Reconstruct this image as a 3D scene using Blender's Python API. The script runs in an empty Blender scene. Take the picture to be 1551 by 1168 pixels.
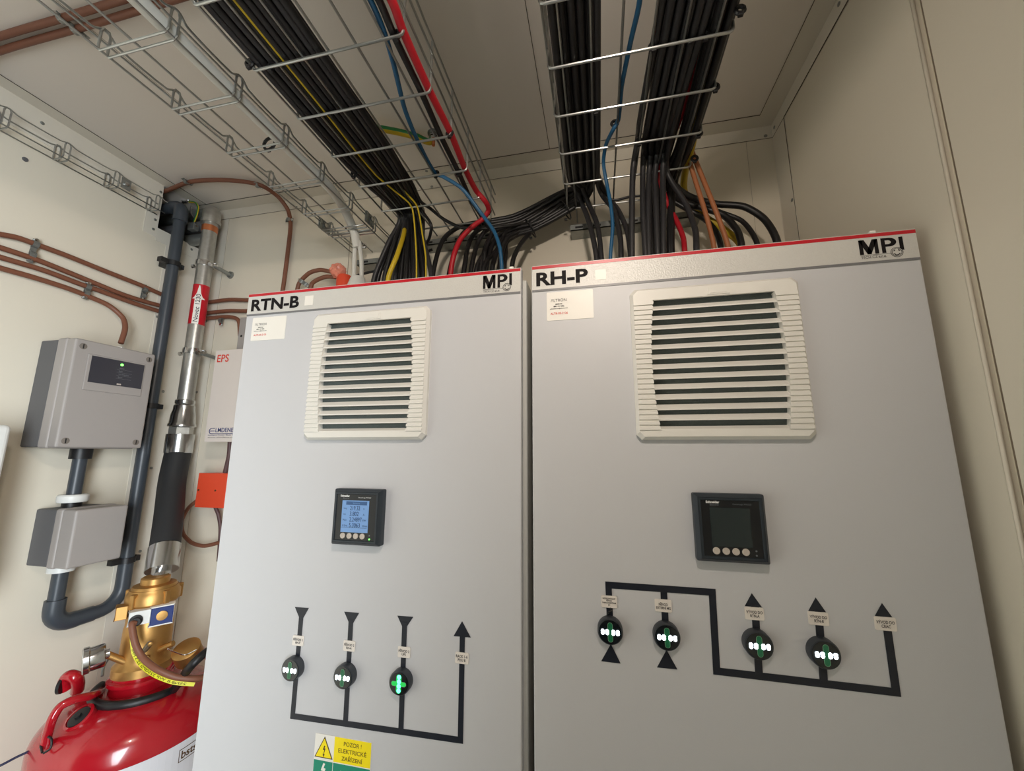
import bpy, bmesh, math, random
from mathutils import Vector, Matrix
random.seed(7)
C = bpy.context.scene.collection
# ------------------------------------------------------------------ camera
CAM = Vector((0.0, -0.665, 1.764))
FPX = 595.85
yaw, pitch, roll = (math.radians(a) for a in (-12.439, 9.5994, 0.1717))
fw = Vector((math.sin(yaw)*math.cos(pitch), math.cos(yaw)*math.cos(pitch), math.sin(pitch)))
r0 = Vector((math.cos(yaw), -math.sin(yaw), 0)); u0 = r0.cross(fw)
rt = r0*math.cos(roll) + u0*math.sin(roll)
up = u0*math.cos(roll) - r0*math.sin(roll)
cam = bpy.data.cameras.new('camera'); co = bpy.data.objects.new('camera', cam); C.objects.link(co)
M = Matrix((rt, up, -fw)).transposed().to_4x4(); M.translation = CAM
co.matrix_world = M
cam.sensor_fit = 'HORIZONTAL'; cam.sensor_width = 36.0; cam.lens = 36.0*FPX/1551.0
cam.clip_start = 0.01; cam.clip_end = 50
bpy.context.scene.camera = co
# room planes, metres
XL, XR, YB, ZC, YF = -1.4405, 0.4993, 0.4324, 2.6681, -2.7

def at(px, py, ax, v):
    """point of a real plane (x, y or z = v) measured in the photograph"""
    d = fw*FPX + rt*(px-775.5) - up*(py-584.0)
    i = 'xyz'.index(ax)
    return CAM + d*((v-CAM[i])/d[i])
def proj(p):
    X = Vector(p)-CAM; d = X.dot(fw)
    return (775.5+FPX*X.dot(rt)/d, 584-FPX*X.dot(up)/d)
def zat(x, y, py):
    a, b = 0.0, 2.7
    for _ in range(50):
        m = (a+b)/2
        if proj((x, y, m))[1] > py: a = m
        else: b = m
    return a

# ------------------------------------------------------------------ materials
MATS = {}
def mat(name, col, rough=0.5, metal=0.0, bump=0.0, scale=60.0, var=0.0, emit=None, estr=0.0, spec=0.5, coat=0.0, alpha=1.0, trans=0.0):
    if name in MATS: return MATS[name]
    m = bpy.data.materials.new(name); m.use_nodes = True
    nt = m.node_tree; b = nt.nodes['Principled BSDF']
    col = tuple(col)+(1.0,)
    b.inputs['Base Color'].default_value = col
    b.inputs['Roughness'].default_value = rough
    b.inputs['Metallic'].default_value = metal
    b.inputs['Specular IOR Level'].default_value = spec
    b.inputs['Coat Weight'].default_value = coat
    b.inputs['Alpha'].default_value = alpha
    b.inputs['Transmission Weight'].default_value = trans
    if emit:
        b.inputs['Emission Color'].default_value = tuple(emit)+(1.0,)
        b.inputs['Emission Strength'].default_value = estr
    tc = nt.nodes.new('ShaderNodeTexCoord'); nz = nt.nodes.new('ShaderNodeTexNoise')
    nz.inputs['Scale'].default_value = scale; nz.inputs['Detail'].default_value = 4
    nt.links.new(tc.outputs['Object'], nz.inputs['Vector'])
    if var > 0:
        mx = nt.nodes.new('ShaderNodeMix'); mx.data_type = 'RGBA'
        mx.inputs[6].default_value = tuple(c*(1-var) for c in col[:3])+(1,)
        mx.inputs[7].default_value = tuple(min(1, c*(1+var)) for c in col[:3])+(1,)
        nt.links.new(nz.outputs['Fac'], mx.inputs[0]); nt.links.new(mx.outputs[2], b.inputs['Base Color'])
    if bump > 0:
        bp = nt.nodes.new('ShaderNodeBump'); bp.inputs['Strength'].default_value = bump
        bp.inputs['Distance'].default_value = 0.001
        nt.links.new(nz.outputs['Fac'], bp.inputs['Height']); nt.links.new(bp.outputs['Normal'], b.inputs['Normal'])
    MATS[name] = m
    return m
def srgb(r, g, b):
    f = lambda c: (c/255/12.92) if c/255 <= 0.04045 else ((c/255+0.055)/1.055)**2.4
    return (f(r), f(g), f(b))
WALL = mat('wall_paint', srgb(220, 212, 195), 0.45, bump=0.05, scale=300, var=0.01)
CEIL = mat('ceiling_paint', srgb(226, 219, 210), 0.5, bump=0.05, scale=300, var=0.01)
TRIM = mat('trim_paint', srgb(216, 210, 197), 0.45, var=0.01)
GROOVE = mat('groove_line', srgb(95, 88, 76), 0.8, var=0.05)  # dark tone of the panel joints and trim edge lines
DKGROOVE = mat('dark_groove', srgb(60, 54, 46), 0.8, var=0.05)
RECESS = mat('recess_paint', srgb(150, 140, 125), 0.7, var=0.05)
FLOOR = mat('floor_fill_cut', srgb(70, 72, 74), 0.5, var=0.1, scale=20)  # unseen floor, darkened to weaken the light bounced up from below
DOOR = mat('door_enamel', srgb(202, 202, 205), 0.42, bump=0.12, scale=900, var=0.008)
BODY = mat('body_enamel', srgb(205, 205, 200), 0.4, bump=0.1, scale=900, var=0.01)
HEADER = mat('header_film', srgb(205, 203, 198), 0.32, bump=0.55, scale=420, var=0.05, spec=0.7)
REDINK = mat('red_ink', srgb(190, 22, 38), 0.35, var=0.03)
GREYINK = mat('grey_ink', srgb(118, 118, 120), 0.4, var=0.03)
BLACKINK = mat('black_ink', srgb(22, 18, 20), 0.65, var=0.05, spec=0.2)
NAVYTAPE = mat('navy_tape', srgb(24, 28, 40), 0.4, var=0.05)
GASKET = mat('gasket', srgb(22, 22, 24), 0.7, var=0.05)
STICKER = mat('sticker_white', srgb(240, 236, 228), 0.4, var=0.01)
TAG = mat('tag_plastic', srgb(232, 224, 216), 0.4, var=0.01)
TAGTXT = mat('tag_lettering', srgb(70, 66, 68), 0.5, var=0.02)
REDTXT = mat('red_lettering', srgb(215, 60, 45), 0.5, var=0.02)
GRILLE = mat('grille_plastic', srgb(228, 225, 218), 0.4, bump=0.05, scale=500, var=0.01)
FILTER = mat('filter_mat', srgb(96, 104, 102), 0.9, bump=0.6, scale=400, var=0.15)
METERB = mat('meter_body', srgb(38, 46, 54), 0.45, bump=0.1, scale=600, var=0.05)
METERF = mat('meter_face', srgb(12, 14, 20), 0.3, var=0.05)
LCDOFF = mat('lcd_off', srgb(34, 44, 46), 0.2, var=0.05)
LCDON = mat('lcd_lit', srgb(110, 150, 200), 0.3, var=0.02, emit=srgb(80, 112, 160), estr=0.25)
LCDTXT = mat('lcd_segments', srgb(30, 50, 85), 0.5, var=0.02)
LCDBAR = mat('lcd_bar', srgb(52, 90, 140), 0.4, var=0.02)
BUTTON = mat('button_grey', srgb(196, 186, 176), 0.4, var=0.02)
WHITEINK = mat('white_ink', srgb(235, 235, 235), 0.4, var=0.01)
FAINT = mat('faint_ink', srgb(120, 125, 130), 0.4, var=0.01)
LAMPB = mat('lamp_body', srgb(48, 52, 58), 0.35, bump=0.1, scale=400, var=0.05)
LAMPF = mat('lamp_face', srgb(16, 20, 24), 0.15, var=0.05, coat=0.4)
LEDW = mat('led_white', (1, 1, 1), 0.3, emit=(0.80, 0.93, 1.0), estr=9.0, var=0.01)
LEDG = mat('led_green', (0.1, 1, 0.4), 0.3, emit=(0.06, 1.0, 0.35), estr=6.0, var=0.01)
LEDGD = mat('green_window', srgb(30, 92, 62), 0.15, var=0.2, emit=srgb(20, 90, 55), estr=0.25)
GREENWASH = mat('green_window_lit', srgb(20, 150, 50), 0.2, var=0.1, emit=(0.02, 0.55, 0.10), estr=0.8)
LENSEDGE = mat('window_rim', srgb(120, 165, 130), 0.2, var=0.05)
YELLOWS = mat('sign_yellow', srgb(255, 230, 0), 0.4, var=0.01)
GREENS = mat('sign_green', srgb(22, 140, 112), 0.4, var=0.01)
OLIVE = mat('sign_lettering', srgb(120, 96, 10), 0.5, var=0.02)
BROWNL = mat('sign_dark', srgb(82, 56, 30), 0.5, var=0.02)
GALV = mat('galvanised_wire', srgb(178, 180, 178), 0.3, metal=0.9, var=0.08, scale=120)
ZINC = mat('zinc_plate', srgb(150, 153, 150), 0.42, metal=0.75, bump=0.2, scale=90, var=0.18)
STEEL = mat('galvanised_pipe', srgb(186, 184, 178), 0.36, metal=0.8, bump=0.5, scale=70, var=0.2)
CHROME = mat('bright_steel', srgb(205, 205, 205), 0.2, metal=1.0, var=0.05)
COPPER = mat('copper_band', srgb(205, 125, 82), 0.35, metal=0.7, var=0.1)
BLACKC = mat('black_cable', srgb(25, 24, 25), 0.42, bump=0.15, scale=200, var=0.15)
DARKC = mat('dark_grey_cable', srgb(42, 41, 43), 0.45, bump=0.15, scale=200, var=0.15)
REDC = mat('red_cable', srgb(178, 24, 38), 0.42, bump=0.1, scale=200, var=0.08)
BLUEC = mat('blue_cable', srgb(26, 84, 122), 0.42, var=0.08)
YELC = mat('yellow_cable', srgb(196, 166, 32), 0.45, var=0.08)
GRNC = mat('green_cable', srgb(30, 118, 58), 0.45, var=0.08)
BROWNC = mat('brown_cable', srgb(122, 76, 56), 0.5, bump=0.1, scale=100, var=0.07)
ORANGEC = mat('tan_cable', srgb(162, 100, 62), 0.5, var=0.07)
WHITEC = mat('white_conduit', srgb(214, 212, 204), 0.35, var=0.03)
PVC = mat('grey_pvc', srgb(58, 64, 71), 0.38, var=0.04)
BLACKP = mat('black_plastic', srgb(22, 22, 24), 0.45, var=0.05)
RUBBER = mat('black_rubber', srgb(34, 35, 37), 0.6, bump=0.3, scale=150, var=0.08)
BOXD = mat('box_dark_grey', srgb(92, 92, 94), 0.6, bump=0.3, scale=700, var=0.04)
BOXL = mat('box_light_grey', srgb(160, 154, 150), 0.5, bump=0.2, scale=700, var=0.02)
BOXP = mat('box_panel', srgb(52, 52, 60), 0.4, var=0.04)
WHITEP = mat('white_plastic', srgb(222, 222, 218), 0.4, var=0.01)
WHITEM = mat('white_metal', srgb(215, 205, 198), 0.45, var=0.01)
ORANGEB = mat('orange_plastic', srgb(226, 78, 48), 0.45, var=0.03)
WRAP = mat('orange_film', srgb(245, 150, 125), 0.2, var=0.15, scale=80, alpha=0.75)
CYLRED = mat('cylinder_red', srgb(166, 16, 30), 0.22, bump=0.05, scale=60, var=0.03, coat=0.6)
BRASS = mat('brass', srgb(192, 148, 88), 0.42, metal=0.85, bump=0.15, scale=120, var=0.07)
NAVY = mat('navy_label', srgb(24, 46, 110), 0.35, var=0.04)
YELTAPE = mat('yellow_tape', srgb(222, 216, 40), 0.45, var=0.04)
CYLLABEL = mat('cylinder_label', srgb(214, 212, 216), 0.35, var=0.02)
LEDPOINT = mat('green_point', (0.1, 1, 0.1), 0.3, emit=(0.15, 1.0, 0.1), estr=4.0, var=0.01)
SCREWG = mat('screw_grey', srgb(120, 112, 104), 0.7, var=0.03)  # mid grey of the box lid screws

# ------------------------------------------------------------------ object helpers
WLOC = {}
def tag(o, label=None, cat=None, group=None, kind=None):
    if label: o['label'] = label
    if cat: o['category'] = cat
    if group: o['group'] = group
    if kind: o['kind'] = kind
    return o
def thing(name, label, cat, loc, group=None):
    o = bpy.data.objects.new(name, None); C.objects.link(o); o.empty_display_size = 0.05
    o.location = loc; WLOC[o.name] = Vector(loc)
    return tag(o, label, cat, group)
def link_mesh(name, me, mats, parent=None, smooth=True):
    for m in (mats if isinstance(mats, (list, tuple)) else [mats]): me.materials.append(m)
    n = len(me.vertices)
    c = Vector((0, 0, 0))
    if n:
        mn = Vector([min(v.co[i] for v in me.vertices) for i in range(3)]); mxv = Vector([max(v.co[i] for v in me.vertices) for i in range(3)])
        c = (mn+mxv)/2; c.z = mn.z
    me.transform(Matrix.Translation(-c))
    o = bpy.data.objects.new(name, me); C.objects.link(o)
    WLOC[o.name] = c.copy()
    if parent is not None:
        o.parent = parent; o.location = c - WLOC[parent.name]
    else: o.location = c
    return o

class B:
    """collects shapes; build() links them as one mesh"""
    def __init__(s): s.bm = bmesh.new(); s.sm = []
    def quad(s, pts, mi=0):
        f = s.bm.faces.new([s.bm.verts.new(p) for p in pts]); f.material_index = mi; return s
    def box(s, x0, x1, y0, y1, z0, z1, bev=0.0, seg=2, mi=0):
        t = bmesh.new()
        bmesh.ops.create_cube(t, size=1)
        for v in t.verts: v.co = Vector(((x0+x1)/2+v.co.x*(x1-x0), (y0+y1)/2+v.co.y*(y1-y0), (z0+z1)/2+v.co.z*(z1-z0)))
        if bev > 0: bmesh.ops.bevel(t, geom=t.edges[:], offset=bev, segments=seg, profile=0.5, affect='EDGES')
        return s.merge(t, mi)
    def merge(s, t, mi=0, mtx=None, smooth=False):
        bmesh.ops.recalc_face_normals(t, faces=t.faces[:])
        if mtx is not None: t.transform(mtx)
        vm = {v: s.bm.verts.new(v.co) for v in t.verts}
        for f in t.faces:
            try: nf = s.bm.faces.new([vm[v] for v in f.verts]); nf.material_index = mi; nf.smooth = smooth or f.smooth
            except ValueError: pass
        t.free(); return s
    def prism(s, pts, d, mi=0, bev=0.0):
        """polygon pts (3D, planar) extruded by vector d"""
        t = bmesh.new(); d = Vector(d)
        a = [t.verts.new(p) for p in pts]; b = [t.verts.new(Vector(p)+d) for p in pts]
        t.faces.new(a); t.faces.new(b[::-1]); n = len(a)
        for i in range(n): t.faces.new((a[i], a[(i+1) % n], b[(i+1) % n], b[i]))
        if bev > 0: bmesh.ops.bevel(t, geom=t.edges[:], offset=bev, segments=2, profile=0.5, affect='EDGES')
        return s.merge(t, mi)
    def rod(s, a, b, r, n=10, mi=0, r2=None):
        return s.tube([a, b], r, n, mi, raw=True, r2=r2)
    def tube(s, path, r, n=10, mi=0, raw=False, sub=6, r2=None, mfun=None, closed=False):
        P = [Vector(p) for p in path]
        if not raw and len(P) > 2: P = smooth_path(P, sub)
        # drop duplicates
        Q = [P[0]]
        for p in P[1:]:
            if (p-Q[-1]).length > 1e-6: Q.append(p)
        P = Q
        T = []
        for i in range(len(P)):
            if i == 0: t = P[1]-P[0]
            elif i == len(P)-1: t = P[-1]-P[-2]
            else: t = (P[i+1]-P[i]).normalized()+(P[i]-P[i-1]).normalized()
            T.append(t.normalized() if t.length > 1e-9 else Vector((0, 0, 1)))
        nrm = T[0].orthogonal().normalized()
        # fixed start direction
        for axis in (Vector((0, 0, 1)), Vector((1, 0, 0))):
            q = axis - T[0]*axis.dot(T[0])
            if q.length > 0.3: nrm = q.normalized(); break
        rings = []
        for i, p in enumerate(P):
            nrm = nrm - T[i]*nrm.dot(T[i]); nrm.normalize()
            bn = T[i].cross(nrm)
            rr = r[i] if isinstance(r, list) else (r if r2 is None else r+(r2-r)*i/(len(P)-1))
            rings.append([s.bm.verts.new(p+nrm*(rr*math.cos(2*math.pi*k/n))+bn*(rr*math.sin(2*math.pi*k/n))) for k in range(n)])
        for i in range(len(rings)-1):
            for k in range(n):
                f = s.bm.faces.new((rings[i][k], rings[i][(k+1) % n], rings[i+1][(k+1) % n], rings[i+1][k]))
                f.smooth = True; f.material_index = mfun(k, i) if mfun else mi
        for rg, rev in ((rings[0], True), (rings[-1], False)):
            f = s.bm.faces.new(rg[::-1] if rev else rg); f.material_index = mi
        return s
    def lathe(s, prof, c, ax=(0, 0, 1), n=32, mi=0, smooth=True):
        """prof: (radius, height) along axis ax from point c"""
        ax = Vector(ax).normalized(); e1 = ax.orthogonal().normalized()
        q = Vector((1, 0, 0))-ax*ax.x
        if q.length > 0.3: e1 = q.normalized()
        e2 = ax.cross(e1); c = Vector(c)
        rings = []
        for (r, h) in prof:
            if r < 1e-6: rings.append([s.bm.verts.new(c+ax*h)])
            else: rings.append([s.bm.verts.new(c+ax*h+e1*(r*math.cos(2*math.pi*k/n))+e2*(r*math.sin(2*math.pi*k/n))) for k in range(n)])
        for i in range(len(rings)-1):
            a, b = rings[i], rings[i+1]
            for k in range(n):
                k2 = (k+1) % n
                if len(a) == 1 and len(b) == 1: continue
                if len(a) == 1: f = s.bm.faces.new((a[0], b[k2], b[k]))
                elif len(b) == 1: f = s.bm.faces.new((a[k], a[k2], b[0]))
                else: f = s.bm.faces.new((a[k], a[k2], b[k2], b[k]))
                f.smooth = smooth; f.material_index = mi
        if len(rings[0]) > 1: f = s.bm.faces.new(rings[0][::-1]); f.material_index = mi
        if len(rings[-1]) > 1: f = s.bm.faces.new(rings[-1]); f.material_index = mi
        return s
    def build(s, name, m, parent=None, sharp=35):
        me = bpy.data.meshes.new(name)
        bmesh.ops.recalc_face_normals(s.bm, faces=s.bm.faces[:])
        for e in s.bm.edges:
            if len(e.link_faces) == 2 and e.calc_face_angle(0) > math.radians(sharp): e.smooth = False
        s.bm.to_mesh(me); s.bm.free()
        return link_mesh(name, me, m, parent)
def smooth_path(P, sub=6):
    out = []
    E = [P[0]*2-P[1]]+P+[P[-1]*2-P[-2]]
    for i in range(1, len(E)-2):
        p0, p1, p2, p3 = E[i-1], E[i], E[i+1], E[i+2]
        # centripetal-like tangents limited by segment length
        L = (p2-p1).length
        t1 = (p2-p0); t2 = (p3-p1)
        t1 = t1.normalized()*L if t1.length > 1e-9 else t1
        t2 = t2.normalized()*L if t2.length > 1e-9 else t2
        for k in range(sub):
            t = k/sub; a = t*t
            h00 = 2*t*a-3*a+1; h10 = t*a-2*a+t; h01 = -2*t*a+3*a; h11 = t*a-a
            out.append(p1*h00+t1*h10*0.8+p2*h01+t2*h11*0.8)
    out.append(P[-1]); return out

def text(s, pos, sx, sz, m, parent, name='lettering', fat=0.0, depth=0.0003, ex=(1, 0, 0), ez=(0, 0, 1), align='box', label=None, shear=0.0, line=1.0):
    """lettering whose bounding box has its lower left corner at pos and measures sx by sz (sx None keeps the proportions)"""
    cu = bpy.data.curves.new('t', 'FONT'); cu.body = s; cu.size = 1; cu.offset = fat; cu.shear = shear; cu.resolution_u = 3
    cu.space_line = line
    if '\n' in s: cu.align_x = 'CENTER'
    o = bpy.data.objects.new('t', cu); C.objects.link(o)
    bpy.context.view_layer.update()
    dg = bpy.context.evaluated_depsgraph_get()
    me = bpy.data.meshes.new_from_object(o.evaluated_get(dg))
    bpy.data.objects.remove(o); bpy.data.curves.remove(cu)
    xs = [v.co.x for v in me.vertices]; ys = [v.co.y for v in me.vertices]
    x0, x1, y0, y1 = min(xs), max(xs), min(ys), max(ys)
    kz = sz/(y1-y0); kx = kz if sx is None else sx/(x1-x0)
    ex = Vector(ex); ez = Vector(ez); nn = ex.cross(ez).normalized(); pos = Vector(pos)
    if align == 'center': pos = pos - ex*(kx*(x1-x0)/2)
    for v in me.vertices:
        v.co = pos+ex*((v.co.x-x0)*kx)+ez*((v.co.y-y0)*kz)+nn*depth
    me.materials.clear()
    o = link_mesh(name, me, m, parent)
    if label: o['label'] = label
    return o

def struct(b, name, m, label=None):
    o = b.build(name, m); o['kind'] = 'structure'
    if label: o['label'] = label
    return o

# ------------------------------------------------------------------ room
def screws_on(parent, pts, nrm, r=0.0045, m=None):
    for p in pts:
        B().lathe([(r, 0), (r, 0.0012), (r*0.6, 0.0022), (0, 0.0024)], p, nrm, 12).build('screw', m or ZINC, parent)
YN0, YN1, ZN = 0.2731, YB, 2.510      # opening in the upper rear of the left wall
b = B(); T = 0.03
b.box(XL-T, XL, YF, YN0, 0, ZC); b.box(XL-T, XL, YN0, YB, 0, ZN)
wl = struct(b, 'wall_left', WALL)
wb = struct(B().box(XL-0.45, XR, YB, YB+0.05, 0, ZC), 'wall_back', WALL)
b = B(); b.box(XR, XR+0.05, -0.038, YB, 0, ZC); b.box(XR, XR+0.05, YF, -0.052, 0, ZC); b.box(XR+0.008, XR+0.05, -0.052, -0.038, 0, ZC)
wr = struct(b, 'wall_right', WALL)
struct(B().box(XL-0.45, XR+0.05, YF, YB+0.05, ZC, ZC+0.05), 'ceiling', CEIL)
struct(B().box(XL-0.45, XR+0.05, YF, YB+0.05, -0.05, 0), 'floor', FLOOR)
struct(B().box(XL-0.45, XR+0.05, YF-0.05, YF, 0, ZC), 'wall_front', mat('front_wall_fill_cut', srgb(110, 112, 114), 0.6, var=0.02))  # unseen wall, coloured dark to cut the fill light bounced from behind
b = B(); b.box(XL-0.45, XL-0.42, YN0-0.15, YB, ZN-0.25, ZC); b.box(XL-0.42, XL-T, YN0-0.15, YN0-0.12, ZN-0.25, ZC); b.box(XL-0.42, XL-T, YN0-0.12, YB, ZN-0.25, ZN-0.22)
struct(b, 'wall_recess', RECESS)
# angle profiles
def strip(name, boxes, m=TRIM):
    b = B()
    for q in boxes: b.box(*q)
    return struct(b, name, m)
e = 0.0012
wq, wt, wd, wv, wlv = 0.045, 0.0463, 0.040, 0.070, 0.125
t1 = strip('trim_1', [(XL, XR, YB-wt, YB, ZC-e, ZC), (XL-0.4, XR, YB-e, YB, ZC-wd, ZC-e)])
screws_on(t1, [at(*q, 'y', YB-e) for q in [(449, 314), (654, 283), (1159.5, 206)]], (0, -1, 0))
screws_on(t1, [at(646, 259, 'z', ZC-e)], (0, 0, -1))
t2 = strip('trim_2', [(XR-wq, XR, YF, YB-wt, ZC-e, ZC), (XR-e, XR, YF, YB, ZC-wd, ZC-e)])
screws_on(t2, [at(*q, 'x', XR-e) for q in [(1173, 193), (1271, 6)]], (-1, 0, 0))
t3 = strip('trim_3', [(XL, XL+wq, YF, YB-wt, ZC-e, ZC), (XL, XL+e, YF, YN0, ZC-0.085, ZC-e)])
screws_on(t3, [at(*q, 'x', XL+e) for q in [(243.5, 291), (64, 186.5)]], (1, 0, 0))
t4 = strip('trim_4', [(XR-e, XR, YB-wv, YB, 0, ZC-wd), (XR-0.002, XR, YB-e, YB, 0, ZC-wd)])
screws_on(t4, [at(1200, 303, 'x', XR-e)], (-1, 0, 0))
t5 = strip('trim_5', [(XL, XL+e, YB-wlv, YB, 0, ZN), (XL, XL+wlv*0.85, YB-e, YB, 0, ZC-wd)])
screws_on(t5, [at(*q, 'x', XL+e) for q in [(247, 593), (229, 709), (212, 835), (290, 378), (238, 480)]], (1, 0, 0))
screws_on(t5, [at(*q, 'y', YB-e) for q in [(312, 487), (298, 594), (283, 709)]], (0, -1, 0))
# flat plate framing the opening
t6 = strip('trim_6', [(XL, XL+0.0022, 0.2331, YN0, ZN-0.035, ZC-0.04), (XL, XL+0.0022, YN0, 0.40, ZN-0.045, ZN)])
screws_on(t6, [at(*q, 'x', XL+0.0022) for q in [(235, 333), (232, 347)]], (1, 0, 0))
# panel joints: thin recessed lines, modelled as slim filler strips
def line(name, a, b_, w, nrm, m=GROOVE):
    a, b_ = Vector(a), Vector(b_); nrm = Vector(nrm); s = (b_-a).cross(nrm).normalized()*w/2
    return struct(B().prism([a-s, a+s, b_+s, b_-s], nrm*0.0006), name, m)
zc = ZC
n_tr = [6]
def joint(a, b_, w, nrm, m=GROOVE):
    n_tr[0] += 1; return line('trim_%d' % n_tr[0], a, b_, w, nrm, m)
joint((-0.118, YF, zc), (-0.118, YB-wt, zc), 0.0016, (0, 0, -1))
joint((XL+wq, YF, zc-e), (XL+wq, YB-wt, zc-e), 0.0022, (0, 0, -1), DKGROOVE)
joint((XL, YB-wt, zc-e), (XR-wq, YB-wt, zc-e), 0.0022, (0, 0, -1), DKGROOVE)
joint((XR-wq, YF, zc-e), (XR-wq, YB-wt, zc-e), 0.0014, (0, 0, -1))
joint((-1.05, YF, zc), (-1.05, YB-wt, zc), 0.001, (0, 0, -1), mat('ceiling_seam', srgb(160, 152, 140), 0.7, var=0.03))
joint((XL, YB-e, zc-wd), (XR, YB-e, zc-wd), 0.0012, (0, -1, 0))
joint((XR-e, YF, zc-wd), (XR-e, YB-wv, zc-wd), 0.0026, (-1, 0, 0), DKGROOVE)
joint((XR-e, YB-wv, 0), (XR-e, YB-wv, zc-wd), 0.0018, (-1, 0, 0))
joint((XR-0.001, YB-0.001, zc-wd), (XR-e, YB-wv, zc-wd-0.0005), 0.0012, (-1, 0, 0))
xx = at(1130, 215, 'y', YB).x
joint((xx, YB, 0), (xx, YB, zc-wd), 0.0008, (0, -1, 0), mat('wall_seam', srgb(170, 162, 148), 0.7, var=0.03))
xx = at(533, 330, 'y', YB).x
joint((xx, YB, 0), (xx, YB, at(533, 310, 'y', YB).z), 0.002, (0, -1, 0), mat('wall_seam_dark', srgb(140, 130, 116), 0.7, var=0.03))
joint((XL+wlv*0.85, YB-e, 0), (XL+wlv*0.85, YB-e, zc-wd), 0.0012, (0, -1, 0), MATS['wall_seam'])
# the pale bead beside the right wall's panel joint
bead = struct(B().tube([(XR, -0.0375, 0), (XR, -0.0375, ZC-wd)], 0.0026, 8, raw=True), 'trim_%d' % (n_tr[0]+1), mat('bead_paint', srgb(222, 214, 198), 0.4, var=0.01))
joint((XR+0.0079, -0.045, 0), (XR+0.0079, -0.045, ZC), 0.009, (-1, 0, 0), mat('joint_brown', srgb(130, 116, 98), 0.7, var=0.04)); n_tr[0] += 2

# ------------------------------------------------------------------ cabinets
ZT = 2.0996; ZH = 2.0488
def rrect(x0, x1, z0, z1, r, y, n=5):
    pts = []
    for cx, cz, a0 in ((x1-r, z1-r, 0), (x0+r, z1-r, 90), (x0+r, z0+r, 180), (x1-r, z0+r, 270)):
        for k in range(n+1):
            a = math.radians(a0+90*k/n); pts.append((cx+r*math.cos(a), y, cz+r*math.sin(a)))
    return pts
def fp(px, py, y=0.0): return at(px, py, 'y', y)
def flat(parent, name, pts_px, m, lift, th=0.0006, label=None, y=0.0):
    b = B().prism([fp(*q, y-lift+0.0) for q in pts_px], (0, -th, 0))
    o = b.build(name, m, parent)
    if label: o['label'] = label
    return o
def cabinet(name, label, x0, x1):
    t = thing(name, label, 'cabinet', ((x0+x1)/2, 0.2, 0.0))
    b = B(); b.box(x0+0.003, x1+0.006, 0.024, 0.415, 0.1, 2.086, bev=0.004)
    b.build('carcass', BODY, t)
    B().box(x0+0.02, x1-0.02, 0.05, 0.40, 0.0, 0.1, bev=0.003).build('plinth', BLACKP, t)
    B().box(x0+0.012, x1-0.012, 0.0175, 0.0238, 0.115, 2.075).build('door_seal', GASKET, t)
    d = B().box(x0, x1, 0.0, 0.0175, 0.105, ZT, bev=0.0022, seg=3).build('door', DOOR, t)
    # printed header film, its two ink stripes
    hd = B().box(x0+0.0012, x1-0.0012, -0.0006, 0.0004, ZH, ZT-0.0012).build('header_film', HEADER, t)
    B().box(x0+0.0014, x1-0.0014, -0.0010, -0.0006, ZT-0.0078, ZT-0.0022).build('red_stripe', REDINK, hd)
    B().box(x0+0.0014, x1-0.0014, -0.0010, -0.0006, ZH-0.0003, ZH+0.0036).build('grey_stripe', GREYINK, hd)
    return t, d, hd
X0L, X1L, X0R, X1R = -0.7300, -0.1300, -0.1110, 0.4775
cabL, doorL, hdL = cabinet('electrical_cabinet', 'tall light grey switchgear cabinet marked RTN-B with lit meter, on the left', X0L, X1L)
cabR, doorR, hdR = cabinet('electrical_cabinet', 'tall light grey switchgear cabinet marked RH-P with dark meter, on the right', X0R, X1R)

def px_text(s, bl, tr, m, parent, y=-0.0006, fat=0.0, name='lettering', label=None, shear=0.0, line=1.0):
    a = fp(*bl, y); c = fp(*tr, y)
    return text(s, a, c.x-a.x, c.z-a.z, m, parent, name, fat, label=label, shear=shear, line=line)
px_text('RTN-B', (380, 472), (454.2, 447.5), BLACKINK, hdL, y=-0.0007, fat=0.035)
px_text('RH-P', (812.3, 434), (890.3, 406.2), BLACKINK, hdR, y=-0.0007, fat=0.035)
def small_white(parent, c0, w, h, y=-0.0006):
    x, z = c0
    return B().prism([(x, y, z), (x+w, y, z), (x+w, y, z+h), (x, y, z+h)], (0, -0.0004, 0)).build('sticker', STICKER, parent)
a = fp(461.5, 463); small_white(hdL, (a.x, a.z), 0.0195, 0.0205)
a = fp(902, 424.5); small_white(hdR, (a.x, a.z), 0.0182, 0.0185)

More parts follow.
